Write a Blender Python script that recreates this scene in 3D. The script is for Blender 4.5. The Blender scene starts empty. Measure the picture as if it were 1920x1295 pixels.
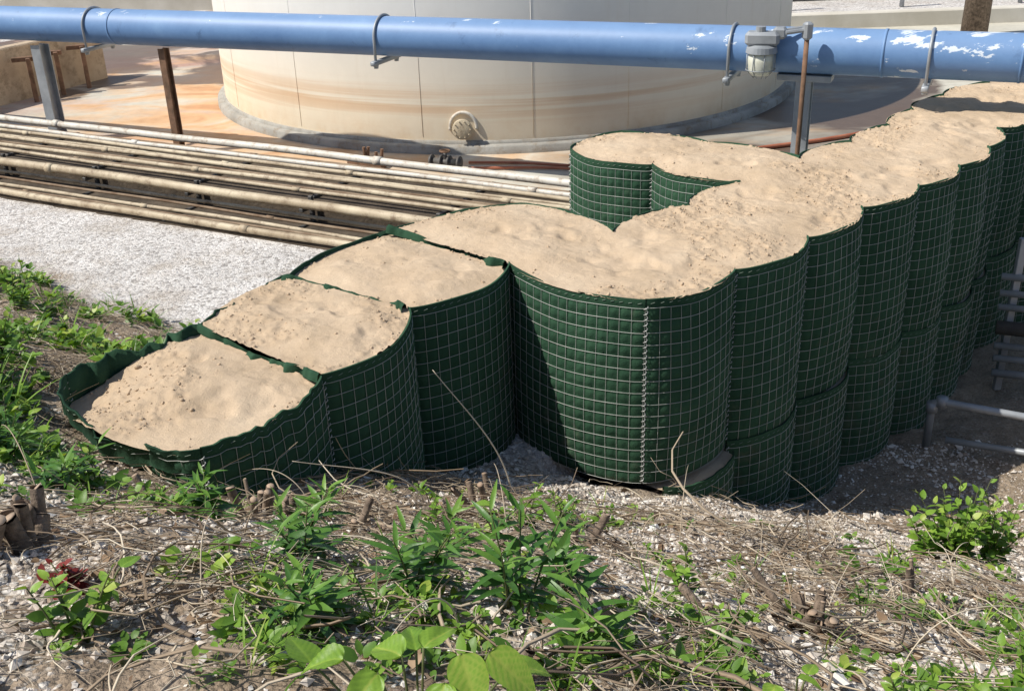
import bpy, math, numpy as np
from mathutils import Vector, Matrix
rng=np.random.default_rng(7)
scene=bpy.context.scene
COL=scene.collection
# ---------------------------------------------------------------- noise
TAB=np.random.default_rng(3).random((256,256))
def vn(x,y,sc=1.0,seed=0):
    x=np.asarray(x,float)*sc+seed*17.31; y=np.asarray(y,float)*sc+seed*9.77
    xi=np.floor(x).astype(int); yi=np.floor(y).astype(int)
    fx=x-xi; fy=y-yi; fx=fx*fx*(3-2*fx); fy=fy*fy*(3-2*fy)
    a=TAB[xi%256,yi%256]; b=TAB[(xi+1)%256,yi%256]; c=TAB[xi%256,(yi+1)%256]; d=TAB[(xi+1)%256,(yi+1)%256]
    return (a*(1-fx)+b*fx)*(1-fy)+(c*(1-fx)+d*fx)*fy
def fbm(x,y,sc=1.0,seed=0,o=4):
    r=0;am=.5;t=0
    ca,sa=math.cos(.6),math.sin(.6)
    for i in range(o):
        r=r+am*vn(x,y,sc*2**i,seed+i); t+=am; am*=.5
        x,y=x*ca-y*sa,x*sa+y*ca
    return r/t
def sstep(e0,e1,x):
    t=np.clip((np.asarray(x,float)-e0)/(e1-e0),0,1); return t*t*(3-2*t)
# ---------------------------------------------------------------- mesh helpers
def build(name,V,F,mat,parent=None,smooth=True,attrs=None,mat2=None,nfirst=0):
    V=np.asarray(V,np.float32).reshape(-1,3)
    base=np.array(parent.location,np.float32) if parent is not None else None
    if base is not None: V=V-base
    Fs=F if isinstance(F,list) else [F]
    Fs=[np.asarray(f,np.int32) for f in Fs if len(f)]
    me=bpy.data.meshes.new(name)
    nl=sum(f.size for f in Fs); npoly=sum(f.shape[0] for f in Fs)
    me.vertices.add(len(V)); me.vertices.foreach_set("co",V.ravel())
    me.loops.add(nl); me.polygons.add(npoly)
    li=np.concatenate([f.ravel() for f in Fs])
    tot=np.concatenate([np.full(f.shape[0],f.shape[1],np.int32) for f in Fs])
    st=np.concatenate([[0],np.cumsum(tot)[:-1]]).astype(np.int32)
    me.loops.foreach_set("vertex_index",li)
    me.polygons.foreach_set("loop_start",st); me.polygons.foreach_set("loop_total",tot)
    me.polygons.foreach_set("use_smooth",np.full(npoly,smooth))
    me.materials.append(mat)
    if mat2 is not None:
        me.materials.append(mat2); mi=np.zeros(npoly,np.int32); mi[nfirst:]=1; me.polygons.foreach_set("material_index",mi)
    if attrs:
        for k,a in attrs.items():
            at=me.attributes.new(k,'FLOAT','POINT'); at.data.foreach_set("value",np.asarray(a,np.float32))
    me.update(calc_edges=True); me.validate()
    ob=bpy.data.objects.new(name,me); COL.objects.link(ob)
    if parent is not None: ob.parent=parent
    return ob
def top(ob,label,cat,group=None):
    ob["label"]=label; ob["category"]=cat
    if group: ob["group"]=group
    return ob
def empty(name,loc,label,cat,group=None):
    e=bpy.data.objects.new(name,None); e.location=loc; e.empty_display_size=.1; COL.objects.link(e)
    return top(e,label,cat,group)
class MB:
    def __init__(s): s.V=[];s.Q=[];s.T=[];s.A=[];s.n=0
    def add(s,V,F,a=0.5):
        V=np.asarray(V,float).reshape(-1,3); F=np.asarray(F,int)
        if len(F)==0: return
        (s.Q if F.shape[1]==4 else s.T).append(F+s.n)
        s.V.append(V); s.A.append(np.full(len(V),a) if np.isscalar(a) else a); s.n+=len(V)
    def addraw(s,VF,a=.5):
        V,Q,T=VF; n=s.n
        s.V.append(V); s.A.append(np.full(len(V),a)); s.n+=len(V)
        if len(Q): s.Q.append(np.asarray(Q,int)+n)
        if len(T): s.T.append(np.asarray(T,int)+n)
    def build(s,name,mat,parent=None,smooth=True,attr=False,**kw):
        F=[]
        if s.Q: F.append(np.concatenate(s.Q))
        if s.T: F.append(np.concatenate(s.T))
        return build(name,np.concatenate(s.V),F,mat,parent,smooth,{'tint':np.concatenate(s.A)} if attr else None,**kw)
def tube(P,r,k=8,cap=True):
    P=np.asarray(P,float); n=len(P); r=np.broadcast_to(np.asarray(r,float),(n,))
    T=np.gradient(P,axis=0); T/=np.linalg.norm(T,axis=1)[:,None]+1e-12
    ref=np.array([0,0,1.]) if abs(T[0,2])<.9 else np.array([1.,0,0])
    u=np.cross(T[0],ref); u/=np.linalg.norm(u)
    ang=np.arange(k)*2*math.pi/k; V=[]
    for i in range(n):
        u=u-T[i]*np.dot(u,T[i]); u/=np.linalg.norm(u); w=np.cross(T[i],u)
        V.append(P[i]+r[i]*(np.cos(ang)[:,None]*u+np.sin(ang)[:,None]*w))
    V=np.concatenate(V)
    Q=[]
    for i in range(n-1):
        for j in range(k):
            j2=(j+1)%k; Q.append((i*k+j,i*k+j2,(i+1)*k+j2,(i+1)*k+j))
    Tt=[]
    if cap:
        V=np.vstack([V,P[:1],P[-1:]]); c0=n*k;c1=n*k+1
        for j in range(k):
            j2=(j+1)%k; Tt.append((c0,j2,j)); Tt.append((c1,(n-1)*k+j,(n-1)*k+j2))
    return V,Q,Tt
def box(c,sz,rz=0,bev=0.0):
    hx,hy,hz=[v/2 for v in sz]; b=min(bev,hx*.45,hy*.45,hz*.45) if bev>0 else 0
    if b==0:
        V=np.array([[x,y,z] for z in(-hz,hz) for x,y in((-hx,-hy),(hx,-hy),(hx,hy),(-hx,hy))],float)
        Q=[(3,2,1,0),(4,5,6,7)]+[(i,(i+1)%4,4+(i+1)%4,4+i) for i in range(4)]
    else:
        def ring(hx,hy,z,b):
            return [(-hx+b,-hy,z),(hx-b,-hy,z),(hx,-hy+b,z),(hx,hy-b,z),(hx-b,hy,z),(-hx+b,hy,z),(-hx,hy-b,z),(-hx,-hy+b,z)]
        V=np.array(ring(hx-b,hy-b,-hz,b*.5)+ring(hx,hy,-hz+b,b)+ring(hx,hy,hz-b,b)+ring(hx-b,hy-b,hz,b*.5)+[(0,0,-hz),(0,0,hz)],float)
        Q=[(l*8+i,l*8+(i+1)%8,(l+1)*8+(i+1)%8,(l+1)*8+i) for l in range(3) for i in range(8)]
    T=[]
    if b>0:
        T=[(32,(i+1)%8,i) for i in range(8)]+[(33,24+i,24+(i+1)%8) for i in range(8)]
    c_,s_=math.cos(rz),math.sin(rz)
    V=V@np.array([[c_,s_,0],[-s_,c_,0],[0,0,1]])+np.array(c)
    return V,Q,T
# ---------------------------------------------------------------- materials
def nt(name):
    m=bpy.data.materials.new(name); m.use_nodes=True; t=m.node_tree; b=t.nodes["Principled BSDF"]
    return m,t,b
def posn(t): return t.nodes.new('ShaderNodeNewGeometry').outputs['Position']
def noise(t,scale,detail=5,rough=.6,vec=None,dist=0):
    n=t.nodes.new('ShaderNodeTexNoise'); n.inputs['Scale'].default_value=scale; n.inputs['Detail'].default_value=detail
    n.inputs['Roughness'].default_value=rough; n.inputs['Distortion'].default_value=dist
    t.links.new(vec if vec is not None else posn(t),n.inputs['Vector']); return n.outputs['Fac']
def ramp(t,fac,stops):
    r=t.nodes.new('ShaderNodeValToRGB'); e=r.color_ramp.elements
    while len(e)<len(stops): e.new(.5)
    for i,(p,c) in enumerate(stops):
        e[i].position=p; e[i].color=(c,c,c,1) if np.isscalar(c) else (*c,1)
    t.links.new(fac,r.inputs['Fac']); return r.outputs['Color']
def mix(t,fac,a,b,bt='MIX'):
    m=t.nodes.new('ShaderNodeMix'); m.data_type='RGBA'; m.blend_type=bt
    def s(i,v):
        if isinstance(v,(tuple,list)): m.inputs[i].default_value=(*v,1)
        elif isinstance(v,(int,float)): m.inputs[i].default_value=v if i==0 else (v,v,v,1)
        else: t.links.new(v,m.inputs[i])
    s(0,fac); s(6,a); s(7,b); return m.outputs[2]
def math_(t,op,a,b=0.0,clamp=False):
    m=t.nodes.new('ShaderNodeMath'); m.operation=op; m.use_clamp=clamp
    for i,v in enumerate((a,b)):
        if isinstance(v,(int,float)): m.inputs[i].default_value=v
        else: t.links.new(v,m.inputs[i])
    return m.outputs[0]
def mrange(t,v,a,b,c=0.,d=1.):
    n=t.nodes.new('ShaderNodeMapRange')
    for i,q in enumerate((a,b,c,d)): n.inputs[i+1].default_value=q
    t.links.new(v,n.inputs[0]); return n.outputs[0]
def attr(t,name):
    a=t.nodes.new('ShaderNodeAttribute'); a.attribute_name=name; return a.outputs['Fac']
def bump(t,b,h,strength=.5,dist=.01,prev=None):
    n=t.nodes.new('ShaderNodeBump'); n.inputs['Strength'].default_value=strength; n.inputs['Distance'].default_value=dist
    t.links.new(h,n.inputs['Height'])
    if prev is not None: t.links.new(prev,n.inputs['Normal'])
    t.links.new(n.outputs['Normal'],b.inputs['Normal']); return n.outputs['Normal']
def simple(name,c1,c2,sc=4,rough=.7,metal=0,bs=.2,bsc=60,bd=.005,spec=.5,grime=None):
    m,t,b=nt(name)
    f=ramp(t,noise(t,sc,6),[(.35,c1),(.65,c2)])
    if grime: f=mix(t,ramp(t,noise(t,sc*3.1,7,.75),[(.50,0.0),(.68,.8)]),f,grime)
    t.links.new(f,b.inputs['Base Color']); b.inputs['Roughness'].default_value=rough; b.inputs['Metallic'].default_value=metal
    b.inputs['Specular IOR Level'].default_value=spec
    if bs: bump(t,b,noise(t,bsc,4),bs,bd)
    return m
def tinted(name,stops,rough=.6,sub=0,bs=0,bsc=80,spec=.4):
    m,t,b=nt(name)
    c=ramp(t,attr(t,'tint'),stops)
    c=mix(t,.35,c,ramp(t,noise(t,35,3),[(.3,.5),(.7,1.0)]),'MULTIPLY')
    t.links.new(c,b.inputs['Base Color']); b.inputs['Roughness'].default_value=rough
    b.inputs['Specular IOR Level'].default_value=spec
    if bs: bump(t,b,noise(t,bsc,3),bs,.004)
    if sub:
        tr=t.nodes.new('ShaderNodeBsdfTranslucent'); ms=t.nodes.new('ShaderNodeMixShader'); ms.inputs[0].default_value=sub
        cc=mix(t,1.0,c,(1.0,1.0,.45),'MULTIPLY'); t.links.new(cc,tr.inputs['Color'])
        out=t.nodes['Material Output']; t.links.new(b.outputs[0],ms.inputs[1]); t.links.new(tr.outputs[0],ms.inputs[2]); t.links.new(ms.outputs[0],out.inputs[0])
    return m
def mk_fabric():
    m,t,b=nt("green_geotextile")
    c=ramp(t,noise(t,3,6),[(.3,(.022,.060,.034)),(.7,(.040,.096,.054))])
    p=posn(t); sx=t.nodes.new('ShaderNodeSeparateXYZ'); t.links.new(p,sx.inputs[0])
    low=mrange(t,sx.outputs[2],.9,-.9,-.06,.10)
    c=mix(t,ramp(t,math_(t,'ADD',noise(t,7,6,.7),low),[(.55,0.0),(.75,.5)]),c,(.12,.11,.08))
    t.links.new(c,b.inputs['Base Color']); b.inputs['Roughness'].default_value=.95; b.inputs['Specular IOR Level'].default_value=.15
    n1=bump(t,b,noise(t,22,4),.4,.02); bump(t,b,noise(t,420,2),.5,.003,n1); return m
M_FAB=mk_fabric()
M_WIRE=simple("galvanised_wire",(.34,.36,.33),(.52,.53,.49),8,.5,.2,0)
M_COIL=simple("galvanised_coil",(.42,.42,.40),(.62,.62,.60),8,.4,.4,0)
M_THREAD=simple("hem_thread",(.16,.22,.17),(.25,.30,.24),8,.9,0,0)
def mk_sand():
    m,t,b=nt("dry_sand")
    c=ramp(t,noise(t,1.7,8,.68),[(.3,(.50,.375,.25)),(.5,(.60,.46,.32)),(.7,(.67,.53,.38))])
    sp=ramp(t,noise(t,85,4,.75),[(.30,.6),(.43,1.0)])
    c=mix(t,.5,c,sp,'MULTIPLY')
    c=mix(t,math_(t,'MULTIPLY',attr(t,'rough'),.35),c,(.45,.335,.225))
    c=mix(t,ramp(t,noise(t,45,3,.6),[(.68,0.0),(.74,.4)]),c,(.31,.23,.155))
    t.links.new(c,b.inputs['Base Color']); b.inputs['Roughness'].default_value=1; b.inputs['Specular IOR Level'].default_value=.1
    n1=bump(t,b,noise(t,11,7,.68),.45,.03); bump(t,b,noise(t,150,4,.75),.8,.006,n1)
    return m
M_SAND=mk_sand()
def mk_ground():
    m,t,b=nt("earth_and_shell_ground")
    p=posn(t)
    dirt=ramp(t,noise(t,5,8,.7),[(.3,(.20,.15,.105)),(.5,(.37,.285,.205)),(.7,(.53,.43,.33))])
    fine=ramp(t,noise(t,70,4,.75),[(.35,.5),(.6,1.1)])
    dirt=mix(t,.75,dirt,fine,'MULTIPLY')
    v=t.nodes.new('ShaderNodeTexVoronoi'); v.inputs['Scale'].default_value=56; t.links.new(p,v.inputs['Vector'])
    sep=t.nodes.new('ShaderNodeSeparateColor'); t.links.new(v.outputs['Color'],sep.inputs[0])
    shell=ramp(t,sep.outputs[0],[(.0,(.28,.22,.17)),(.3,(.52,.44,.36)),(.7,(.74,.665,.575)),(1,(.86,.81,.74))])
    gap=ramp(t,v.outputs['Distance'],[(.35,1.0),(.75,.40)])
    shell=mix(t,1,shell,gap,'MULTIPLY')
    sel=math_(t,'ADD',attr(t,'shell'),math_(t,'MULTIPLY',math_(t,'SUBTRACT',sep.outputs[1],.5),.8))
    sel=ramp(t,sel,[(.45,0.0),(.55,1.0)])
    c=mix(t,sel,dirt,shell)
    v2=t.nodes.new('ShaderNodeTexVoronoi'); v2.inputs['Scale'].default_value=30; t.links.new(p,v2.inputs['Vector'])
    s2=t.nodes.new('ShaderNodeSeparateColor'); t.links.new(v2.outputs['Color'],s2.inputs[0])
    road=ramp(t,s2.outputs[0],[(0,(.38,.35,.325)),(.3,(.65,.61,.575)),(1,(.83,.80,.765))])
    road=mix(t,.5,road,ramp(t,noise(t,1.3,7,.72),[(.3,.6),(.6,1.0)]),'MULTIPLY')
    road=mix(t,ramp(t,noise(t,1.6,8,.74),[(.50,0.0),(.66,.7)]),road,(.48,.42,.355))
    c=mix(t,attr(t,'road'),c,road)
    sd=ramp(t,noise(t,6,8,.75),[(.3,(.19,.145,.10)),(.6,(.42,.33,.24))])
    sd=mix(t,.7,sd,fine,'MULTIPLY')
    c=mix(t,attr(t,'sandy'),c,sd)
    t.links.new(c,b.inputs['Base Color']); b.inputs['Roughness'].default_value=.95; b.inputs['Specular IOR Level'].default_value=.2
    n1=bump(t,b,noise(t,22,6,.7),.8,.03)
    inv=math_(t,'SUBTRACT',1.0,v.outputs['Distance']); n2=bump(t,b,inv,.6,.012,n1)
    inv2=math_(t,'SUBTRACT',1.0,v2.outputs['Distance']); bump(t,b,inv2,.5,.012,n2)
    return m
M_GROUND=mk_ground()
TC=np.array([0.05,17.80]);TR=4.50;TH=2.75
def mk_floor():
    m,t,b=nt("stained_concrete")
    p=posn(t); sx=t.nodes.new('ShaderNodeSeparateXYZ'); t.links.new(p,sx.inputs[0])
    c=ramp(t,noise(t,.6,9,.62),[(.3,(.48,.455,.38)),(.6,(.62,.59,.50)),(.75,(.68,.65,.56))])
    mr=mrange(t,sx.outputs[0],3.2,-3.5)
    def fld(sc,seed,dist=.5):
        mp=t.nodes.new('ShaderNodeMapping'); mp.inputs['Location'].default_value=(seed,seed*.7,0); mp.inputs['Rotation'].default_value=(0,0,.42); mp.inputs['Scale'].default_value=(.7,1.25,1); t.links.new(p,mp.inputs['Vector'])
        return noise(t,sc,9,.58,vec=mp.outputs[0],dist=dist)
    f2=math_(t,'ADD',math_(t,'MULTIPLY',mr,.5),math_(t,'MULTIPLY',math_(t,'SUBTRACT',fld(.42,11),.5),2.0))
    c=mix(t,ramp(t,f2,[(.40,0.0),(.74,.85)]),c,(.44,.25,.19))
    c=mix(t,math_(t,'MULTIPLY',ramp(t,fld(.6,23),[(.52,0.0),(.66,.5)]),mr),c,(.64,.53,.46))
    dx=math_(t,'SUBTRACT',sx.outputs[0],float(TC[0])); dy=math_(t,'SUBTRACT',sx.outputs[1],float(TC[1]))
    rt_=math_(t,'SQRT',math_(t,'ADD',math_(t,'MULTIPLY',dx,dx),math_(t,'MULTIPLY',dy,dy)))
    near=mrange(t,rt_,8.0,5.0)
    f=math_(t,'ADD',math_(t,'MULTIPLY',mr,.30),math_(t,'ADD',math_(t,'MULTIPLY',near,.50),math_(t,'MULTIPLY',math_(t,'SUBTRACT',fld(.9,3,.9),.5),1.9)))
    c=mix(t,ramp(t,f,[(.42,0.0),(.80,.8)]),c,(.66,.40,.20))
    c=mix(t,ramp(t,f,[(.80,0.0),(1.0,.6)]),c,(.46,.22,.10))
    far=mrange(t,sx.outputs[1],15.6,18.5); lf=mrange(t,sx.outputs[0],-2.,-5.)
    w=ramp(t,math_(t,'ADD',fld(.38,31,1.0),math_(t,'MULTIPLY',math_(t,'MULTIPLY',far,lf),.16)),[(.60,0.0),(.65,.8)])
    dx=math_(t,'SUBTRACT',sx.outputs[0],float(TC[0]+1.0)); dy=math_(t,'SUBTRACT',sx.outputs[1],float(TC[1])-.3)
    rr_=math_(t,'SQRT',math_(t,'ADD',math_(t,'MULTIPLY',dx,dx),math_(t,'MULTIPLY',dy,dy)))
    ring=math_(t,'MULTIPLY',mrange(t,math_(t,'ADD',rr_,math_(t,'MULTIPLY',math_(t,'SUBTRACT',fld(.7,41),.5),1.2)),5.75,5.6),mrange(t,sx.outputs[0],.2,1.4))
    wet_shade=math_(t,'MULTIPLY',ring,ramp(t,fld(.6,52,1.0),[(.36,.35),(.52,.95)]))  # wet floor right of the tank, with the tank's shadow painted into the colour
    w=math_(t,'MAXIMUM',w,wet_shade)
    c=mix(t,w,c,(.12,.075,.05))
    c=mix(t,.4,c,ramp(t,noise(t,5,7,.65),[(.3,.65),(.6,1.0)]),'MULTIPLY')
    t.links.new(c,b.inputs['Base Color'])
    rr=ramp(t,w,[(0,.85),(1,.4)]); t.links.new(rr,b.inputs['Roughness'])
    bump(t,b,noise(t,30,6,.7),.2,.01); return m
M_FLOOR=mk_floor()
def mk_tank():
    m,t,b=nt("weathered_cream_paint")
    p=posn(t); sx=t.nodes.new('ShaderNodeSeparateXYZ'); t.links.new(p,sx.inputs[0])
    mp=t.nodes.new('ShaderNodeMapping'); mp.inputs['Scale'].default_value=(.22,.22,11); t.links.new(p,mp.inputs['Vector'])
    n=noise(t,1.0,7,.55,vec=mp.outputs[0],dist=.15)
    zz=sx.outputs[2]
    c=ramp(t,math_(t,'DIVIDE',zz,2.0),[(0,(.76,.64,.47)),(.2,(.86,.76,.59)),(.42,(.86,.79,.67)),(.7,(.83,.80,.74)),(1,(.80,.79,.75))])
    band=math_(t,'SUBTRACT',1.0,math_(t,'MULTIPLY',math_(t,'ABSOLUTE',math_(t,'SUBTRACT',zz,.62)),3.0),True)
    xs=mrange(t,sx.outputs[0],3.8,-.5,.45,1)
    r=math_(t,'MULTIPLY',math_(t,'MULTIPLY',ramp(t,n,[(.42,0.0),(.58,1.0)]),band),xs)
    c=mix(t,math_(t,'MULTIPLY',r,.7),c,(.66,.40,.20))
    mp2=t.nodes.new('ShaderNodeMapping'); mp2.inputs['Scale'].default_value=(5,5,.35); t.links.new(p,mp2.inputs['Vector'])
    st=noise(t,1.0,6,.7,vec=mp2.outputs[0])
    c=mix(t,math_(t,'MULTIPLY',ramp(t,st,[(.55,0.0),(.75,1.0)]),.15),c,(.58,.44,.29))
    lowr=math_(t,'MULTIPLY',mrange(t,zz,.5,.15),ramp(t,noise(t,2.2,7,.7),[(.42,0.0),(.65,.55)]))
    c=mix(t,lowr,c,(.66,.46,.26))
    c=mix(t,.3,c,ramp(t,noise(t,2.5,6,.7),[(.3,.85),(.6,1.0)]),'MULTIPLY')
    t.links.new(c,b.inputs['Base Color']); b.inputs['Roughness'].default_value=.55
    bump(t,b,noise(t,.9,3),.2,.02); return m
M_TANK=mk_tank()
def mk_blue():
    m,t,b=nt("chalky_blue_paint")
    p=posn(t); sx=t.nodes.new('ShaderNodeSeparateXYZ'); t.links.new(p,sx.inputs[0])
    c=ramp(t,noise(t,1.6,7,.7),[(.3,(.10,.205,.41)),(.6,(.14,.265,.49)),(.8,(.19,.335,.56))])
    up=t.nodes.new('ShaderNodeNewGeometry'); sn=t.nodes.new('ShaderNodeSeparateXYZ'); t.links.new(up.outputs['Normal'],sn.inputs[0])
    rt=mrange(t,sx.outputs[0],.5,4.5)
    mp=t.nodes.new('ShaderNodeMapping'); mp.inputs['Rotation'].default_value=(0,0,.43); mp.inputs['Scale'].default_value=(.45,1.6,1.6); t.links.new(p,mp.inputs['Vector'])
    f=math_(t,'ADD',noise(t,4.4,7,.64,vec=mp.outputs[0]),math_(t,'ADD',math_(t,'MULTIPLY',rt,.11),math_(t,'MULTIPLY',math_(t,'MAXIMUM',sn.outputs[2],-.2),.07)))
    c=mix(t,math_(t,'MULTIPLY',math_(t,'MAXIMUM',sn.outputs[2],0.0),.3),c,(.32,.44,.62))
    c=mix(t,ramp(t,noise(t,3.0,7,.75),[(.60,0.0),(.72,.55)]),c,(.05,.10,.21))
    c=mix(t,ramp(t,f,[(.705,0.0),(.725,.95)]),c,(.66,.72,.78))
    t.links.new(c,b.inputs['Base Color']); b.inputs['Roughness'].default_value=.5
    bump(t,b,noise(t,30,5),.15,.005); return m
M_BLUE=mk_blue()
M_CONC=simple("grey_concrete",(.27,.255,.225),(.44,.42,.375),2.2,.9,0,.5,30,.01,.5,(.24,.18,.12))
M_TANW=simple("tan_concrete_wall",(.40,.30,.20),(.56,.44,.31),1.6,.9,0,.4,20,.01,.5,(.22,.16,.1))
M_DCON=simple("weathered_dark_concrete",(.05,.037,.025),(.12,.092,.065),3,.95,0,.6,25,.02)
M_CREAM=simple("aged_cream_pipe_paint",(.38,.30,.20),(.62,.53,.38),2.5,.6,0,.25,40,.005,.4,(.17,.11,.065))
M_WHITEP=simple("off_white_pipe_paint",(.56,.52,.45),(.74,.70,.62),2.5,.5,0,.2,40,.005,.4,(.28,.20,.13))
M_RUSTP=simple("rusty_pipe",(.15,.09,.05),(.32,.24,.16),4,.8,0,.4,60,.005)
M_STEEL=simple("galvanised_grey_steel",(.26,.28,.30),(.42,.44,.46),3,.5,.25,.15,50,.004)
M_DSTEEL=simple("dark_painted_steel",(.05,.05,.05),(.12,.11,.10),4,.6,.2,.2,50,.004)
M_RUST=simple("brown_rust",(.12,.07,.04),(.25,.14,.085),9,.85,0,.5,60,.005)
M_HOSE=simple("red_brown_hose",(.34,.10,.05),(.46,.17,.09),5,.6,0,0)
M_GLASS=simple("frosted_yellowed_glass",(.60,.60,.48),(.72,.72,.62),8,.2,0,.1,20,.003)
M_WALLW=simple("pale_curb_concrete",(.56,.52,.44),(.68,.64,.56),1.5,.9,0,.3,30,.01)
M_BARK=simple("stump_bark",(.10,.075,.055),(.28,.21,.155),22,.95,0,.9,45,.01)
M_CUT=simple("cut_wood",(.34,.24,.165),(.48,.36,.26),18,.9,0,.3,60,.003)
M_LEAF=tinted("leaf_green",[(0,(.07,.16,.022)),(.5,(.15,.29,.035)),(.85,(.26,.43,.055)),(1,(.40,.50,.09))],.45,.3,.2)
M_DLEAF=tinted("dark_lance_leaf",[(0,(.03,.095,.024)),(.6,(.085,.21,.035)),(1,(.21,.38,.06))],.40,.28,.2)
M_RED=tinted("red_leaf",[(0,(.12,.015,.015)),(1,(.28,.04,.03))],.5,.25,.2)
M_STALK=simple("green_stalk",(.08,.10,.03),(.14,.15,.05),9,.7,0,0)
M_STRAW=tinted("dry_straw",[(0,(.14,.10,.07)),(.4,(.34,.255,.175)),(.8,(.60,.50,.37)),(1,(.74,.65,.51))],.9,0,0)
M_STONE=tinted("shell_and_stone",[(0,(.24,.19,.145)),(.3,(.48,.40,.33)),(.65,(.72,.645,.56)),(1,(.88,.84,.78))],.85,0,.4)
M_DEADL=tinted("dead_leaf",[(0,(.16,.10,.06)),(1,(.44,.31,.20))],.9,.1,0)
M_PETAL=simple("white_petal",(.7,.7,.68),(.8,.8,.78),8,.7,0,0)
# ---------------------------------------------------------------- barrier plan (metres)
a0=(0,6.27);a1=(.774,5.60);a2=(1.37,6.04);i0=(.71,6.81)
a3=(1.95,6.56);a4=(2.48,7.13);a5=(3.04,7.58);a6=(3.52,8.04);a7=(3.96,8.55);a8=(4.28,9.12);a9=(4.82,9.60);a10=(5.5,10.08);a11=(6.2,10.6)
i1=(1.30,7.32);i2=(1.775,7.83);i3=(2.38,8.42);i4=(2.93,8.86);i5=(3.42,9.36);i6=(3.83,9.92);i7=(4.32,10.45);i8=(4.98,10.95);i9=(5.65,11.45)
n1=(1.18,8.37);n2=(.56,8.92);n3=(1.02,9.45);n4=(1.74,9.0)
b1=(.12,7.48);b2=(-.79,6.99)
c1=(-.586,5.62);c2=(-1.37,6.19)
d1=(-.964,4.79);d2=(-1.74,5.47)
e1=(-1.41,4.14);e2=(-2.30,4.93)
W='w';O='o';DV='d'
B0=.125
CELLS=[
 ("A",[a0,a1,a2,i0],[W,W,O,O],1.19),
 ("M1",[a2,a3,i1,i0],[W,O,W,O],1.19),
 ("M2",[a3,a4,i2,i1],[W,O,W,O],1.19),
 ("M3",[a4,a5,i3,i2],[W,O,O,O],1.19),
 ("M4",[a5,a6,i4,i3],[W,O,W,O],1.19),
 ("M5",[a6,a7,i5,i4],[W,O,W,O],1.19),
 ("M6",[a7,a8,i6,i5],[W,O,W,O],1.19),
 ("M7",[a8,a9,i7,i6],[W,O,W,O],1.19),
 ("M8",[a9,a10,i8,i7],[W,O,W,O],1.19),
 ("M9",[a10,a11,i9,i8],[W,W,W,O],1.19),
 ("N1",[n1,i2,i3,n4],[W,O,W,O],1.19),
 ("N2",[n2,n1,n4,n3],[W,O,W,W],1.19),
 ("B",[a0,i0,b1,b2],[O,W,W,DV],1.19),
 ("C",[c1,a0,b2,c2],[W,O,W,DV],1.165),
 ("D",[d1,c1,c2,d2],[W,O,W,DV],1.19),
 ("E",[e1,d1,d2,e2],[W,O,W,W],1.145),
]
QUADS=[np.array(c[1]) for c in CELLS]
EB={0:.07,2:.04,3:.05}
def bul(nm,k):
    if nm=='E': return EB.get(k,0)
    if nm=='A': return {0:.10,1:.12}.get(k,0)
    if nm=='D' and k==0: return .135
    if nm in 'BCD' and k!=0: return .09
    return B0
def inside_depth(x,y):
    best=np.full(np.shape(x),-9.)
    for q in QUADS:
        d=np.full(np.shape(x),9.)
        for k in range(4):
            p=q[k];r=q[(k+1)%4]; L=math.hypot(*(r-p)); nx=(r[1]-p[1])/L; ny=-(r[0]-p[0])/L
            d=np.minimum(d,-((x-p[0])*nx+(y-p[1])*ny))
        best=np.maximum(best,d)
    return best
def smax(a,b,k=.12):
    h=np.clip(.5+.5*(a-b)/k,0,1); return b*(1-h)+a*h+k*h*(1-h)
def mainside(x,y):
    px,py=1.0,6.45; dx,dy=.735,.678
    return (x-px)*dy-(y-py)*dx
def slope_h(x,y):
    zl=2.2025-.25*x-.35*y; zf=2.78-.194*x-.492*y
    w=sstep(-2.2,-1.0,x); z=zl*(1-w)+zf*w
    z=z-.15*np.exp(-((x+1.3)/.55)**2-((y-3.95)/.5)**2)-.17*np.exp(-((x+2.1)/.42)**2-((y-4.45)/.38)**2)
    return -smax(-z,np.full_like(z,-2.02),.3)
def G(x,y,detail=True):
    x=np.asarray(x,float);y=np.asarray(y,float)
    s=slope_h(x,y); fl=-.92*sstep(-.15,.25,mainside(x,y))
    fl=fl*sstep(-3.5,-1,x)
    near=sstep(14,9,np.hypot(x,y))
    nearE=1-.7*np.exp(-((x+1.7)/.7)**2-((y-4.3)/.6)**2)
    z=smax(s+near*nearE*((fbm(x,y,1.3,2,3)-.5)*.16),fl,.10)
    onslope=sstep(.02,.2,s-fl)
    if detail:
        low=sstep(.3,.8,mainside(x,y))
        amp=np.maximum(.02+.98*onslope,low*.9)*nearE
        z=z+amp*((fbm(x,y,5,5,3)-.5)*.07+(fbm(x,y,17,6,2)-.5)*.03)*near*(1-.7*sstep(9.5,10.5,.419*x+.908*y))
    return z
# ---------------------------------------------------------------- ground sheet
def axis(lo,hi,step,far):
    core=np.arange(lo,hi+1e-6,step); g=[];d=step
    v=hi
    while v<far: d*=1.28; v+=d; g.append(v)
    l=[];v=lo;d=step
    while v>-far: d*=1.28; v-=d; l.append(v)
    return np.array(l[::-1]+list(core)+g)
gx=axis(-5.5,5.0,.03,260);gy=axis(.6,10.5,.03,260)
X,Y=np.meshgrid(gx,gy,indexing='ij')
Z=G(X,Y)
dep=inside_depth(X,Y); Z=np.where(dep>.04,np.minimum(Z,Z-.55),Z)
nline=.419*X+.908*Y
Z=np.where(nline>8.4,Z-.012,Z)
nxv,nyv=X.shape
idx=np.arange(nxv*nyv).reshape(nxv,nyv)
F=np.stack([idx[:-1,:-1],idx[1:,:-1],idx[1:,1:],idx[:-1,1:]],-1).reshape(-1,4)
sl=slope_h(X,Y); ms=mainside(X,Y)
edge=(fbm(X,Y,1.5,11,4)-.5)
road=sstep(.12,-.10,sl+edge*.55)*(ms<.2)
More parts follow.
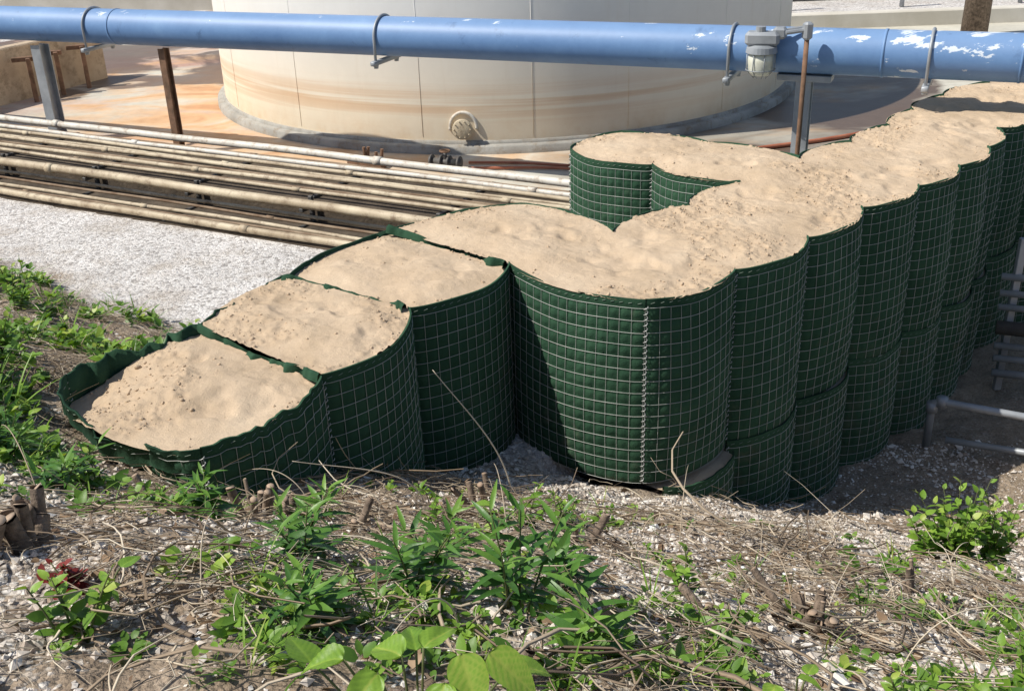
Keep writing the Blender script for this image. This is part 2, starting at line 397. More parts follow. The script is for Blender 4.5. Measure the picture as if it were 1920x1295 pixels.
toe=np.exp(-((sl+.0)/.42)**2)*(ms>-.6)
shell=np.clip(.45+.5*toe+(fbm(X,Y,1.6,8,4)-.5)*1.1,0,1)
shell=np.where(sl>.6,np.clip(.42+(fbm(X,Y,1.2,9,4)-.5)*1.7,0,.85),shell)
shell=np.where((X<-1.6)&(Y>3.6),np.clip(shell-.15,0,1),shell)
sandy=np.clip(sstep(-.5,-.03,dep)*.85*(fbm(X,Y,2.4,13,3)>.40)+sstep(.15,.6,ms)*sstep(-.25,-.6,sl)*.8,0,1)*(1-road)
gr=build("ground",np.stack([X,Y,Z],-1),F,M_GROUND,None,True,{'road':road.ravel(),'shell':shell.ravel(),'sandy':sandy.ravel()})
gr["kind"]="structure"
# ---------------------------------------------------------------- barrier builder
def curve(p,q,b,s):
    p=np.array(p);q=np.array(q);L=np.hypot(*(q-p)); n=np.array([(q-p)[1],-(q-p)[0]])/L
    s=np.asarray(s); sh=np.clip(1-(2*s-1)**2,0,1)**.8
    return p+(q-p)*s[...,None]+n*(b*L/.8*sh)[...,None]
EDGEP=[]
for nm,quad,kinds,lv in CELLS:
    for k in range(4):
        if kinds[k] in (W,DV): EDGEP.append(curve(quad[k],quad[(k+1)%4],bul(nm,k) if kinds[k]==W else 0,np.linspace(0,1,24)))
EDGEP=np.concatenate(EDGEP)
def edgedist(x,y):
    P=np.stack([np.ravel(x),np.ravel(y)],-1); out=np.empty(len(P))
    for i in range(0,len(P),2000):
        d=P[i:i+2000,None,:]-EDGEP[None]; out[i:i+2000]=np.sqrt((d**2).sum(-1).min(1))
    return out.reshape(np.shape(x))
def wall_panel(p,q,b,zb,zt,fab,wire,st_,seed,wav=0.0,zt2=None,flare=0,sag=.012):
    p=np.array(p);q=np.array(q);L=np.hypot(*(q-p)); n=np.array([(q-p)[1],-(q-p)[0]])/L; tg=(q-p)/L
    cols=max(3,int(round(L*1.1/.076))); rows=max(2,int(round((zt-zb-.06)/.076)))
    zt2=zt if zt2 is None else zt2
    rs=np.random.default_rng(seed); ph=rs.random(4)*6.28
    band=.055
    def irreg(s,k_):
        return (vn(s*4.3+ph[k_]*9,s*0+seed,1,3)-.5)*2.0+(vn(s*10.7+ph[k_]*5,s*0+seed,1,5)-.5)*1.5+(vn(s*23+ph[k_]*7,s*0+seed,1,7)-.5)*.9
    def S(s,t,off):
        env=np.clip(np.sin(math.pi*s),0,1)**.5
        ztop=zt+(zt2-zt)*s+ wav*env*irreg(s,0)*.9+.006*np.sin(9*s+ph[2])
        ztop=ztop-sag*(1-(2*s-1)**2)
        base=p+(q-p)*s[...,None]
        sh=np.clip(1-(2*s-1)**2,0,1)**.8*(b*L/.8)
        sh=sh*(1.0+.10*np.sin(math.pi*t)-.08*t) + .012*np.sin(5*t+ph[3])*np.sin(math.pi*s)
        sh=sh+off+ wav*t**4*env*irreg(s,1)*1.5+flare*t**5*env
        P=base+n*sh[...,None]+tg*(wav*.6*t**4*env*irreg(s,2))[...,None]
        z=zb+(ztop-zb)*t
        return np.concatenate([P,z[...,None]],-1)
    H=zt-zb; tt=1-band/H
    k=4
    sv=np.linspace(0,1,cols*k+1); tv=np.concatenate([np.linspace(0,tt,rows*k+1),[tt+.25*(1-tt),tt+.6*(1-tt),1.0]])
    Sg,Tg=np.meshgrid(sv,tv,indexing='ij')
    irr=.6+.8*vn(Sg*cols,Tg*rows,1,seed%50)
    pil=np.where(Tg<=tt+1e-6,.014*np.abs(np.sin(math.pi*Sg*cols))**.75*np.abs(np.sin(math.pi*Tg/tt*rows))**.75*irr,.006)
    V=S(Sg,Tg,pil)
    a,c=Sg.shape; id_=np.arange(a*c).reshape(a,c)
    fab.add(V,np.stack([id_[:-1,:-1],id_[1:,:-1],id_[1:,1:],id_[:-1,1:]],-1).reshape(-1,4))
    rim=S(sv,np.full_like(sv,1.0),np.full_like(sv,.006)); rin=S(sv,np.full_like(sv,1.0),np.full_like(sv,-.006)); rdn=rin.copy(); rdn[:,2]-=.12
    VV=np.concatenate([rim,rin,rdn]); m=len(sv); ii=np.arange(m-1)
    fab.add(VV,np.concatenate([np.stack([ii,ii+1,ii+1+m,ii+m],-1),np.stack([ii+m,ii+1+m,ii+1+2*m,ii+2*m],-1)]))
    r=.0019
    n3=np.array([n[0],n[1],0]);t3=np.array([tg[0],tg[1],0]);z3=np.array([0,0,1.])
    def ladder(P,u,v,mb,r=r):
        w,m,_=P.shape
        V=np.stack([P+r*u,P+r*v,P-r*u,P-r*v],2)
        I=np.arange(w*m*4).reshape(w,m,4); Q=[]
        for j in range(4):
            j2=(j+1)%4; Q.append(np.stack([I[:,:-1,j],I[:,:-1,j2],I[:,1:,j2],I[:,1:,j]],-1).reshape(-1,4))
        mb.add(V.reshape(-1,3),np.concatenate(Q))
    sc=np.linspace(0,1,cols+1); m=np.linspace(0,tt,12)
    jit=rs.normal(0,.0015,len(sc))
    A,Bm=np.meshgrid(sc,m,indexing='ij'); ladder(S(np.clip(A+jit[:,None],0,1),Bm,np.full_like(A,.006)),n3,t3,wire)
    tc=np.linspace(0,tt,rows+1); m=np.linspace(0,1,25)
    Bm,A=np.meshgrid(tc,m,indexing='ij'); ladder(S(A,Bm,np.full_like(A,.0085)),n3,z3,wire)
    ns=int(L/.05); s0=(np.arange(ns)+.5)/ns; ds=.010/L
    A=np.stack([s0-ds,s0+ds],1); Bm=np.full_like(A,tt+.5*(1-tt)); Bm[:,1]+=.12*(1-tt)
    ladder(S(A,Bm,np.full_like(A,.009)),n3,z3,st_,.0018)
def build_fabric(fab,sti,e):
    nf=sum(len(q) for q in fab.Q)
    if sti.n:
        off=fab.n
        fab.V+=sti.V; fab.Q+=[q+off for q in sti.Q]; fab.A+=sti.A; fab.n+=sti.n
    fab.build("fabric_liner",M_FAB,e,mat2=M_THREAD,nfirst=nf)
def coil(mb,pt,nrm,zb,zt,off=.008):
    nrm=np.array(nrm)/np.hypot(*nrm)
    turns=int((zt-zb)/.034); m=turns*6
    th=np.linspace(0,turns*2*math.pi,m); z=np.linspace(zb,zt,m)
    P=np.stack([pt[0]+nrm[0]*off+.012*np.cos(th),pt[1]+nrm[1]*off+.012*np.sin(th),z],-1)
    u=np.stack([np.cos(th),np.sin(th),0*th],-1); v=np.array([0,0,1.])
    r=.0028
    V=np.stack([P+r*u,P+r*v,P-r*u,P-r*v],1); I=np.arange(m*4).reshape(m,4);Q=[]
    for j in range(4):
        j2=(j+1)%4; Q.append(np.stack([I[:-1,j],I[:-1,j2],I[1:,j2],I[1:,j]],-1))
    mb.add(V.reshape(-1,3),np.concatenate(Q))
ICO=[];_p=(1+5**.5)/2
for a_,b_ in((1,_p),(-1,_p),(1,-_p),(-1,-_p)): ICO+= [(0,a_,b_),(a_,b_,0),(b_,0,a_)]
ICO=np.array(ICO,float);ICO/=np.linalg.norm(ICO[0])
def hullfaces(P):
    F=[];n=len(P); D=np.linalg.norm(P[:,None]-P[None],axis=-1); e=D[D>1e-6].min()*1.05
    for i in range(n):
        for j in range(i+1,n):
            for k in range(j+1,n):
                if D[i,j]<e and D[j,k]<e and D[i,k]<e:
                    c=(P[i]+P[j]+P[k]); nn=np.cross(P[j]-P[i],P[k]-P[i]); F.append((i,j,k) if np.dot(nn,c)>0 else (i,k,j))
    return np.array(F)
ICOF=hullfaces(ICO)
def sandh(nm,level,x,y):
    ed=edgedist(x,y)
    rough=sstep(.50,.66,fbm(x,y,1.9,21,4))
    if nm=='D': rough=np.maximum(rough,.8*sstep(.40,.55,fbm(x,y,3,61,3)))
    if nm=='C': rough=rough*.3
    edg=sstep(.10,.015,ed)
    rr=np.clip(rough+edg*sstep(.45,.62,fbm(x,y,5,33,2)),0,1)
    big=(fbm(x,y,1.3,20,2)-.5)*.075+(fbm(x,y,5,22,4)-.5)*.032
    h=level+big*sstep(.0,.25,ed)+.016*sstep(.03,.3,ed)-.004
    h=h+rr*((fbm(x,y,17,24,4)-.5)*.034*(.35+.65*sstep(.0,.08,ed))+.008*sstep(.66,.82,vn(x*.8+y*.6,y*.8-x*.6,45,27)))
    h=h+(fbm(x,y,26,26,3)-.5)*.006
    h=h-.028*sstep(.52,.75,fbm(x*.9-y*.4,y*.9+x*.4,3.5,28,3))*sstep(.05,.25,ed)
    if nm=='E':
        h=h+.02*np.exp(-((x+1.45)/.4)**2-((y-4.75)/.35)**2)-.12*sstep(.55,.0,np.hypot(x-e2[0],y-e2[1])-.05)
    return h,rr
def rotm(n,tilt=1.0):
    a=rng.uniform(0,6.283,n);b=rng.normal(0,tilt,n);c=rng.uniform(0,6.283,n)
    ca,sa,cb,sb,cc,sc=np.cos(a),np.sin(a),np.cos(b),np.sin(b),np.cos(c),np.sin(c)
    Rz=np.zeros((n,3,3));Rz[:,0,0]=ca;Rz[:,0,1]=-sa;Rz[:,1,0]=sa;Rz[:,1,1]=ca;Rz[:,2,2]=1
    Rx=np.zeros((n,3,3));Rx[:,0,0]=1;Rx[:,1,1]=cb;Rx[:,1,2]=-sb;Rx[:,2,1]=sb;Rx[:,2,2]=cb
    Rc=np.zeros((n,3,3));Rc[:,0,0]=cc;Rc[:,0,1]=-sc;Rc[:,1,0]=sc;Rc[:,1,1]=cc;Rc[:,2,2]=1
    return Rz@Rx@Rc
def inst(temp,faces,pos,Rm,scale,tint=None,tv=None):
    n=len(pos);k=len(temp)
    V=np.einsum('nij,nkj->nki',Rm,temp[None]*scale[:,None,:])+pos[:,None,:]
    F=(faces[None]+ (np.arange(n)*k)[:,None,None]).reshape(-1,faces.shape[1])
    T=None
    if tint is not None:
        T=np.repeat(tint,k)
        if tv is not None: T=np.clip(T+np.tile(tv,n),0,1)
    return V.reshape(-1,3),F,T
def sandfill(nm,quad,kinds,level,parent,low=False,N=96):
    q=[np.array(p,float) for p in quad]
    bb=[(bul(nm,k)*.95 if kinds[k]==W else 0.) for k in range(4)] if not low else [B0*.95,0,0,0]
    if nm=='E': bb=[.060,0,.045,.125]
    def coons(U,Vv):
        c=[lambda s,k=k: curve(q[k],q[(k+1)%4],bb[k],s) for k in range(4)]
        bot=c[0](U);rt=c[1](Vv);tp=c[2](1-U);lf=c[3](1-Vv)
        P=(1-Vv)[...,None]*bot+Vv[...,None]*tp+(1-U)[...,None]*lf+U[...,None]*rt
        return P-(((1-U)*(1-Vv))[...,None]*q[0]+(U*(1-Vv))[...,None]*q[1]+(U*Vv)[...,None]*q[2]+((1-U)*Vv)[...,None]*q[3])
    u=np.linspace(0,1,N);U,Vv=np.meshgrid(u,u,indexing='ij')
    P=coons(U,Vv); x,y=P[...,0],P[...,1]
    if low: h=level+(fbm(x,y,4,1,3)-.5)*.04; rr=np.zeros_like(h)
    else: h,rr=sandh(nm,level,x,y)
    Vt=np.stack([x,y,h],-1).reshape(-1,3); I=np.arange(N*N).reshape(N,N)
    Q=np.stack([I[:-1,:-1],I[1:,:-1],I[1:,1:],I[:-1,1:]],-1).reshape(-1,4)
    Fs=[Q]; ra=rr.ravel()
    if not low:
        m=1500; uu=rng.uniform(.01,.99,m);vv=rng.uniform(.01,.99,m); pp=coons(uu,vv); hh,r2=sandh(nm,level,pp[:,0],pp[:,1])
        kp=rng.random(m)<(r2*.36+.012); pp=pp[kp];hh=hh[kp]; n=len(pp)
        sz=np.exp(rng.normal(-5.4,.5,n)); sc_=np.stack([sz*rng.uniform(.8,1.3,n),sz*rng.uniform(.7,1.1,n),sz*rng.uniform(.5,.9,n)],-1)
        VC,FC,_=inst(ICO,ICOF,np.stack([pp[:,0],pp[:,1],hh+sz*.15],-1),rotm(n,.8),sc_); VC=VC+rng.normal(0,.0009,VC.shape)
        Fs.append(FC+len(Vt)); Vt=np.concatenate([Vt,VC]); ra=np.concatenate([ra,np.full(len(VC),.3)])
    return build("sand_fill",Vt,Fs,M_SAND,parent,True,{'rough':ra})
GRP="sand-filled barrier cells in the flood wall"
labels={"A":"green mesh barrier cell at the wall's corner, filled with sand",
"B":"sand-filled barrier cell behind the corner, fabric flap showing",
"C":"dark green mesh barrier cell stepping toward the slope, full of sand",
"D":"heaped sand-filled barrier cell half buried in the slope",
"E":"end barrier cell sunk in the slope with crumpled loose fabric edges",
"N1":"side-arm barrier cell beside the main wall, filled with sand","N2":"end barrier cell of the side arm, filled with sand"}
for ci,(nm,quad,kinds,level) in enumerate(CELLS):
    cx,cy=np.mean(quad,0)
    e=empty("sand_barrier_cell",(cx,cy,0.0),labels.get(nm,"green fabric and wire mesh barrier cell topped with sand"),"barrier",GRP)
    fab=MB();sti=MB()
    zb=-.02 if nm!='A' else -.03
    for k in range(4):
        p=quad[k];q=quad[(k+1)%4]
        if kinds[k]==W:
            zt=1.2;zt2=1.2;wav=0.0;fla=0;sag=.012
            if nm=='E':
                wav=.020 if k==0 else .045
                if k==0: zt,zt2=1.18,1.2; sag=.025
                if k==2: zt,zt2=1.2,1.18; fla=.02; sag=.02
                if k==3: zt,zt2=1.18,1.18; fla=.10; sag=.035
            if nm=='D' and k==2: wav=.018
            if nm in('B','C') and k!=0: wav=.006
            wr=MB()
            wall_panel(p,q,bul(nm,k),zb,zt,fab,wr,sti,ci*7+k,wav,zt2,fla,sag)
            wr.build("wire_mesh",M_WIRE,e)
            n=np.array([q[1]-p[1],-(q[0]-p[0])])
            if k in (0,) or (nm in('A','N2','B','E')):
                pk=kinds[k-1]
                nn=n/np.hypot(*n)
                if pk==W:
                    p0=np.array(quad[k-1]); n2_=np.array([p[1]-p0[1],-(p[0]-p0[0])]); nn=nn+n2_/np.hypot(*n2_)
                co=MB();coil(co,p,nn,zb,zt-.04); co.build("coil_hinge",M_COIL,e)
        elif kinds[k]==DV:
            P0=np.array(p);P1=np.array(q)
            sv=np.linspace(0,1,110); L=np.hypot(*(P1-P0)); nn=np.array([(P1-P0)[1],-(P1-P0)[0]])/L
            r1=(vn(sv*7,sv*0+ci*3.3,1,11)-.5)*2;r2=(vn(sv*15,sv*0+ci*1.7,1,12)-.5)*2;r3=(vn(sv*34,sv*0+ci*2.1,1,13)-.5)*2
            off=.04*r1*np.sin(math.pi*sv)+.022*r2+.008*r3-.04*np.sin(math.pi*sv)
            zt=1.207+.032*r1+.024*r2+.010*r3-.02*np.sin(math.pi*sv)
            if nm=='D': zt=zt-.045*np.sin(math.pi*np.clip(sv*1.1,0,1))**2
            rowsV=[]
            for j,(dz,do) in enumerate([(-.35,0),(-.08,0),(-.01,.006),(0,.016),(-.012,.030),(-.05,.038)]):
                B_=P0+(P1-P0)*sv[:,None]+nn*(off+do*(1+.8*r2))[:,None]
                rowsV.append(np.concatenate([B_,(zt+dz)[:,None]],1))
            VV=np.concatenate(rowsV);m=len(sv);Q=[]
            for j in range(5):
                ii=np.arange(m-1)+j*m; Q.append(np.stack([ii,ii+1,ii+1+m,ii+m],-1))
            fab.add(VV,np.concatenate(Q))
    build_fabric(fab,sti,e)
    sandfill(nm,quad,kinds,level,e)
LOWGRP="lower row of barrier cells under the flood wall"
def shift(p,d): return (p[0]+d[0],p[1]+d[1])
dn=(.012,-.013)
low=[("LA",[shift(a1,(.13,-.03)),shift(a2,(.05,-.06)),i0,a0])]
outer=[a2,a3,a4,a5,a6,a7,a8,a9,a10,a11]; inner=[i0,i1,i2,i3,i4,i5,i6,i7,i8,i9]
for k in range(9): low.append(("L%d"%k,[shift(outer[k],dn),shift(outer[k+1],dn),inner[k+1],inner[k]]))
for ci,(nm,quad) in enumerate(low):
    cx,cy=np.mean(quad,0)
    e=empty("lower_barrier_cell",(cx,cy,-1.2),"green mesh barrier cell stacked beneath the upper row" if ci else "low green barrier cell with a sand ledge at the corner","barrier",LOWGRP)
    fab=MB();wr=MB();co=MB();sti=MB()
    zt=.0 if ci else -.05
    wall_panel(quad[0],quad[1],B0+(.008 if ci else .03),-1.2,zt,fab,wr,sti,100+ci,.004)
    n=np.array([quad[1][1]-quad[0][1],-(quad[1][0]-quad[0][0])]); coil(co,quad[0],n,-1.2,zt-.05)
    build_fabric(fab,sti,e);wr.build("wire_mesh",M_WIRE,e);co.build("coil_hinge",M_COIL,e)
    sandfill(nm,quad,[W,O,O,O],zt-.03,e,low=True,N=40)
# ---------------------------------------------------------------- tank yard
def R(s,n,z): return np.array([.908*s+.419*n,-.419*s+.908*n,z])
def R2(s,n,z): return R(s,n-.055*(s+13),z)
RZ2=-.487
fl=[(-14,18.5),(-11.7,17.5),(1.53,10.5),(3.15,9.85),(4.05,10.85),(9,15.0),(14,19.4),(14,21.6),(6,21.6),(5,27.5),(-7,27.5),(-14,20.0)]
Vf=np.array([(x,y,.012) for x,y in fl]+[(x,y,-.2) for x,y in fl]);n_=len(fl)
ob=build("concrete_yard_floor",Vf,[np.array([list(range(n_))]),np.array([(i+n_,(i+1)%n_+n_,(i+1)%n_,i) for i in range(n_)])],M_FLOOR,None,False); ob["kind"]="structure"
tank=empty("storage_tank",(TC[0],TC[1],0.0),"large round cream steel storage tank with rust-stained lower wall","tank")
def lathe(prof,c,k=160,mat=None,name="",parent=None,smooth=True):
    th=np.arange(k)*2*math.pi/k; V=[]
    for r,z in prof: V.append(np.stack([c[0]+r*np.cos(th),c[1]+r*np.sin(th),np.full(k,z)],-1))
    V=np.concatenate(V);Q=[]
    for i in range(len(prof)-1):
        for j in range(k): Q.append((i*k+j,i*k+(j+1)%k,(i+1)*k+(j+1)%k,(i+1)*k+j))
    return build(name,V,np.array(Q),mat,parent,smooth)
lathe([(TR,.14),(TR,1.0),(TR,2.0),(TR,TH-.02),(TR-.01,TH),(TR-.06,TH+.012),(2.2,TH+.25),(.01,TH+.42)],TC,260,M_TANK,"tank_shell",tank)
lathe([(TR-.1,.13),(TR+.09,.12),(TR+.12,.10),(TR+.125,.0),(TR+.13,-.1)],TC,220,M_CONC,"foundation_ring",tank)
lathe([(TR-.02,.165),(TR+.03,.16),(TR+.035,.12)],TC,220,M_CONC,"base_flange",tank)
for a in (-128,-104,-86,-70,-50,-30,-150,-175):
    A=math.radians(a); p=np.array([TC[0]+(TR+.0005)*math.cos(A),TC[1]+(TR+.0005)*math.sin(A)])
    mb=MB();mb.addraw(tube([(p[0],p[1],.2),(p[0],p[1],TH)],.004,5)); mb.build("weld_seam",M_TANK,tank)
A=math.radians(-90-7.2); dirn=np.array([math.cos(A),math.sin(A),0]);pc=np.array([TC[0],TC[1],.33])+dirn*TR
side=np.array([-dirn[1],dirn[0],0])
mb=MB(); mb.addraw(tube([pc-dirn*.05,pc+dirn*.10],.085,28))
mb.addraw(tube([pc+dirn*.09,pc+dirn*.115,pc+dirn*.12],[.128,.128,.12],28))
for j in range(10):
    t_=j*math.pi/5; q=pc+side*.105*math.cos(t_)+np.array([0,0,.105])*math.sin(t_)
    mb.addraw(tube([q+dirn*.10,q+dirn*.132],.009,6))
mb.build("manway_nozzle",M_CREAM,tank)
mb=MB(); th=np.linspace(-.1,math.pi*1.05,30)
mb.addraw(tube([pc+dirn*.01+side*.17*math.cos(t_)+np.array([0,0,.19])*math.sin(t_) for t_ in th],.022,8)); mb.build("reinforcing_ring",M_WHITEP,tank)
vb=np.array([-.72,12.5,.0])
v=empty("pipe_valve",tuple(vb),"dark rusty flanged valve on the yard floor beside the tank","valve")
mb=MB(); ax=np.array([.9,-.35,0]);ax/=np.linalg.norm(ax); c=vb+np.array([0,0,.12])
mb.addraw(tube([c-ax*.2,c+ax*.2],.05,16))
for d in(-.18,-.05,.05,.18): mb.addraw(tube([c+ax*(d-.012),c+ax*(d+.012)],.085,20))
mb.addraw(tube([c,c+np.array([0,0,.13])],.022,10)); mb.build("valve_body",M_DSTEEL,v)
mb=MB(); mb.addraw(tube([c+np.array([.06*math.cos(t_),.06*math.sin(t_),.14]) for t_ in np.linspace(0,2*math.pi,24)],.009,6,False)); mb.addraw(tube([c+np.array([-.06,0,.14]),c+np.array([.06,0,.14])],.007,5));mb.build("handwheel",M_RUST,v)
vb=np.array([-1.7,12.8,0.]); v=empty("rusty_pipe_stub",tuple(vb),"cluster of short rusty bolts and pipe stub by the tank foot","pipe fitting")
mb=MB()
for k in range(5):
    o=np.array([rng.uniform(-.2,.2),rng.uniform(-.08,.08),0]); mb.addraw(tube([vb+o,vb+o+np.array([rng.uniform(-.04,.04),0,rng.uniform(.18,.32)])],.02,8))
mb.addraw(box(vb+np.array([0,0,.06]),(.5,.14,.1),-.4,.02)); mb.build("stub",M_RUST,v,False)
def hose(pts,r,label):
    P=np.array(pts,float); t_=np.linspace(0,len(P)-1,60); i=np.clip(t_.astype(int),0,len(P)-2); f=(t_-i)
    pm=P[np.clip(i-1,0,len(P)-1)];p0=P[i];p1=P[i+1];p2=P[np.clip(i+2,0,len(P)-1)]; f=f[:,None]
    C=.5*((2*p0)+(-pm+p1)*f+(2*pm-5*p0+4*p1-p2)*f**2+(-pm+3*p0-3*p1+p2)*f**3)
    m=MB();m.addraw(tube(C,r,8)); o=m.build("garden_hose",M_HOSE); top(o,label,"hose","hoses lying on the yard floor")
hose([(-.45,12.75,.04),(.2,12.65,.04),(.9,12.45,.04),(1.9,12.6,.04)],.018,"red-brown hose lying on stained concrete near the tank")
hose([(-.45,12.5,.04),(.5,12.4,.04),(1.4,12.1,.04)],.018,"red-brown hose lying on stained concrete near the tank")
hose([(2.4,12.65,.05),(3.2,12.95,.04),(4.2,13.3,.04),(5.4,13.9,.04),(6.2,14.3,.04)],.028,"rusty red hose crossing pale concrete behind the barrier")
def wallseg(p,q,h,th,mat,name,label,cat="wall",z0=-.1):
    p=np.array(p,float);q=np.array(q,float);L=np.hypot(*(q-p)); c=(p+q)/2; m=MB()
    m.addraw(box((c[0],c[1],(h+z0)/2),(L,th,h-z0),math.atan2(q[1]-p[1],q[0]-p[0]),.02)); o=m.build(name,mat,None,False); top(o,label,cat); return o
wallseg((-10.2,13.0),(-7.05,19.2),.86,.22,M_TANW,"containment_wall","tan concrete containment wall with rusty pipe brackets")
wallseg((-16,27.7),(5.2,27.7),.9,.25,M_WALLW,"yard_back_wall","pale low concrete wall closing the tank yard")
wallseg((5.3,21.7),(17,21.75),.30,.3,M_WALLW,"yard_curb","pale low concrete curb at the yard edge")
wallseg((4.5,25.6),(19,25.9),.7,.2,M_DSTEEL,"yard_barrier_rail","dark low steel edge behind the pale curb","rail")
for k in range(4):
    x_=6.2+k*2.6; m=MB(); m.addraw(tube([(x_,24.2,0),(x_,24.2,1.1)],.05,10)); o=m.build("guard_post",M_STEEL); top(o,"thin grey steel post beyond the yard curb","post","thin posts beyond the curb")
for k in range(3):
    e=empty("wall_bracket",(-7.0-.25*k,18.3-.5*k,0),"rusty steel bracket against the tan wall","bracket","rusty brackets by the wall"); m=MB()
    p=np.array([-7.0-.25*k,18.3-.5*k,0]); m.addraw(box(p+[0,0,.35],(.07,.07,.7),.3,.008)); m.addraw(box(p+[-.1,0.05,.68],(.34,.07,.07),.3,.008)); m.build("bracket_arm",M_RUST,e,False)
e=empty("wooden_pole",(8.75,20.2,0),"thick brown wooden pole standing behind the tank yard","pole");m=MB();m.addraw(tube([(8.75,20.2,0),(8.77,20.2,2.5),(8.75,20.2,6)],[.24,.22,.2],18));m.build("pole_shaft",M_BARK,e)
# ---------------------------------------------------------------- pipe rack
wallseg(R2(-18,9.93,0)[:2],R2(-3.3,9.93,0)[:2],.25,1.25,M_DCON,"pipe_ledge","weathered dark concrete ledge carrying a bank of pipes","ledge")
wallseg(R2(-18,8.98,0)[:2],R2(-3.4,8.98,0)[:2],.03,.66,M_DCON,"pipe_trench_bed","dark dirty concrete strip beneath the lower pipes","ledge")
PIPES=[(8.66,.08,.036,M_CREAM),(8.78,.07,.016,M_RUSTP),(8.86,.08,.022,M_CREAM),(8.97,.12,.016,M_RUSTP),(9.10,.27,.050,M_CREAM),(9.20,.10,.020,M_CREAM),(9.33,.33,.020,M_CREAM),(9.43,.31,.016,M_RUSTP),(9.54,.33,.026,M_CREAM),(9.68,.31,.016,M_RUSTP),(9.80,.33,.024,M_CREAM),(9.93,.31,.016,M_CREAM),(10.05,.33,.024,M_CREAM),(10.20,.33,.028,M_WHITEP),(10.33,.31,.018,M_RUSTP),(10.48,.36,.044,M_WHITEP)]
for k,(n_,z,r,mt) in enumerate(PIPES):
    m=MB(); ss=np.linspace(-18,-3.3,50); wob=.004*np.sin(ss*.9+k)+.003*np.sin(ss*2.1+k*2)
    m.addraw(tube([R2(s,n_+w,z+w) for s,w in zip(ss,wob)],r,12))
    for s in np.arange(-17+ (k*1.37)%4,-3.5,5.1+.4*(k%3)): m.addraw(tube([R2(s-.05,n_,z),R2(s+.05,n_,z)],r*1.18,12))
    o=m.build("rack_pipe",mt); top(o,"long %s pipe running along the concrete ledge"%("off-white" if mt is M_WHITEP else "rusty thin" if mt is M_RUSTP else "cream painted"),"pipe","parallel pipes on the ledge")
for k,s in enumerate(np.arange(-17.2,-3.6,1.55)):
    b=R2(s,8.6,0); e=empty("pipe_support",tuple(b),"dark steel bracket holding the bank of pipes","pipe support","steel brackets under the pipes"); m=MB(); rz=RZ2
    m.addraw(box(R2(s,8.96,.035),(.05,.60,.03),rz,.005)); m.addraw(box(R2(s,9.25,.16),(.05,.04,.30),rz,.005)); m.addraw(box(R2(s,9.16,.205),(.05,.2,.04),rz,.005)); m.addraw(box(R2(s,9.9,.265),(.05,1.15,.03),rz,.005))
    m.build("bracket_frame",M_DSTEEL,e,False)
# ---------------------------------------------------------------- blue overhead pipe (in front of the tank, over the back of the rack)
KS=.951
def bz(s): return 1.674+.008*s
NB=10.75; RB=.217
bp=empty("blue_overhead_pipe",tuple(R(-8,NB,0)),"thick chalky blue steel pipe on posts with flaking white patches","pipe")
S1=.22
pts=[R(s,NB,bz(s)) for s in np.linspace(-19,S1,50)]
c0=R(S1,NB,bz(S1)); dirp=np.array([.908,-.419,0]); dn_=np.array([.30,-.50,-.81]);dn_/=np.linalg.norm(dn_)
rad=.5
for t_ in np.linspace(.1,1,12)*math.pi/2:
    pts.append(c0+dirp*rad*math.sin(t_)+dn_*rad*(1-math.cos(t_)))
pts.append(pts[-1]+dn_*1.4)
m=MB();m.addraw(tube(pts,RB,48)); m.build("pipe_body",M_BLUE,bp)
for s in (-10.85*KS,-1.05*KS,.18):
    m=MB();m.addraw(tube([R(s-.012,NB,bz(s)),R(s+.012,NB,bz(s))],RB+.006,48)); m.build("weld_bead",M_BLUE,bp)
for s in (-11.25*KS,-6.75*KS,-2.55*KS,-.62*KS):
    m=MB(); c=R(s,NB,bz(s)); nv=np.array([.419,.908,0]); rr=RB+.015
    P=[c-nv*rr+np.array([0,0,-.30])]+[c+nv*rr*math.cos(t_)*-1+np.array([0,0,rr*math.sin(t_)]) for t_ in np.linspace(0,math.pi,24)]+[c+nv*rr+np.array([0,0,-.30])]
    m.addraw(tube(P,.016,8))
    m.addraw(box(c+np.array([0,0,-RB-.043]),(.06,.62,.05),math.atan2(-.419,.908),.006))
    for sg in(-1,1):
        m.addraw(tube([c+nv*rr*sg+np.array([0,0,-RB-.082]),c+nv*rr*sg+np.array([0,0,-RB-.058])],.033,6)); m.addraw(tube([c+nv*rr*sg+np.array([0,0,-.32]),c+nv*rr*sg+np.array([0,0,-.29])],.028,6))
    m.build("pipe_clamp",M_STEEL,bp)
def hpost(base,zt,w,mat,label,beam=True):
    e=empty("support_post",tuple(base),label,"post","posts under the blue pipe"); m=MB(); rz=math.atan2(-.419,.908); base=np.array(base,float)
    for dx,dy,sx_,sy_ in ((0,-w/2,w,.014),(0,w/2,w,.014),(0,0,.012,w-.014)):
        V,Q,T=box((0,0,zt/2),(sx_,sy_,zt),0,0); V=V+np.array([dx,dy,0])
        c_,s_=math.cos(rz),math.sin(rz); V=V@np.array([[c_,s_,0],[-s_,c_,0],[0,0,1]])+base; m.addraw((V,Q,T))
    m.addraw(box(base+np.array([0,0,.02]),(w*1.3,w*1.3,.03),rz,.004))
    m.build("post_shaft",mat,e,False)
    if beam:
        m=MB(); m.addraw(box(base+np.array([0,0,zt+.02]),(.52,w*1.4,.06),rz,.005)); m.build("saddle_plate",mat,e,False)
s1=-12.36*KS;hpost(R(s1,NB,0),bz(s1)-RB-.052,.16,M_STEEL,"grey steel post under the blue pipe beside the pipe bank",beam=False)
s2=-10.15*KS;hpost(R(s2,NB,0),bz(s2)-RB-.03,.095,M_RUST,"thin rusty brown post under the blue pipe",beam=False)
s3=-1.80*KS;hpost(R(s3,NB,0),bz(s3)-RB-.052,.145,M_STEEL,"grey steel post with saddle plate behind the sand wall")
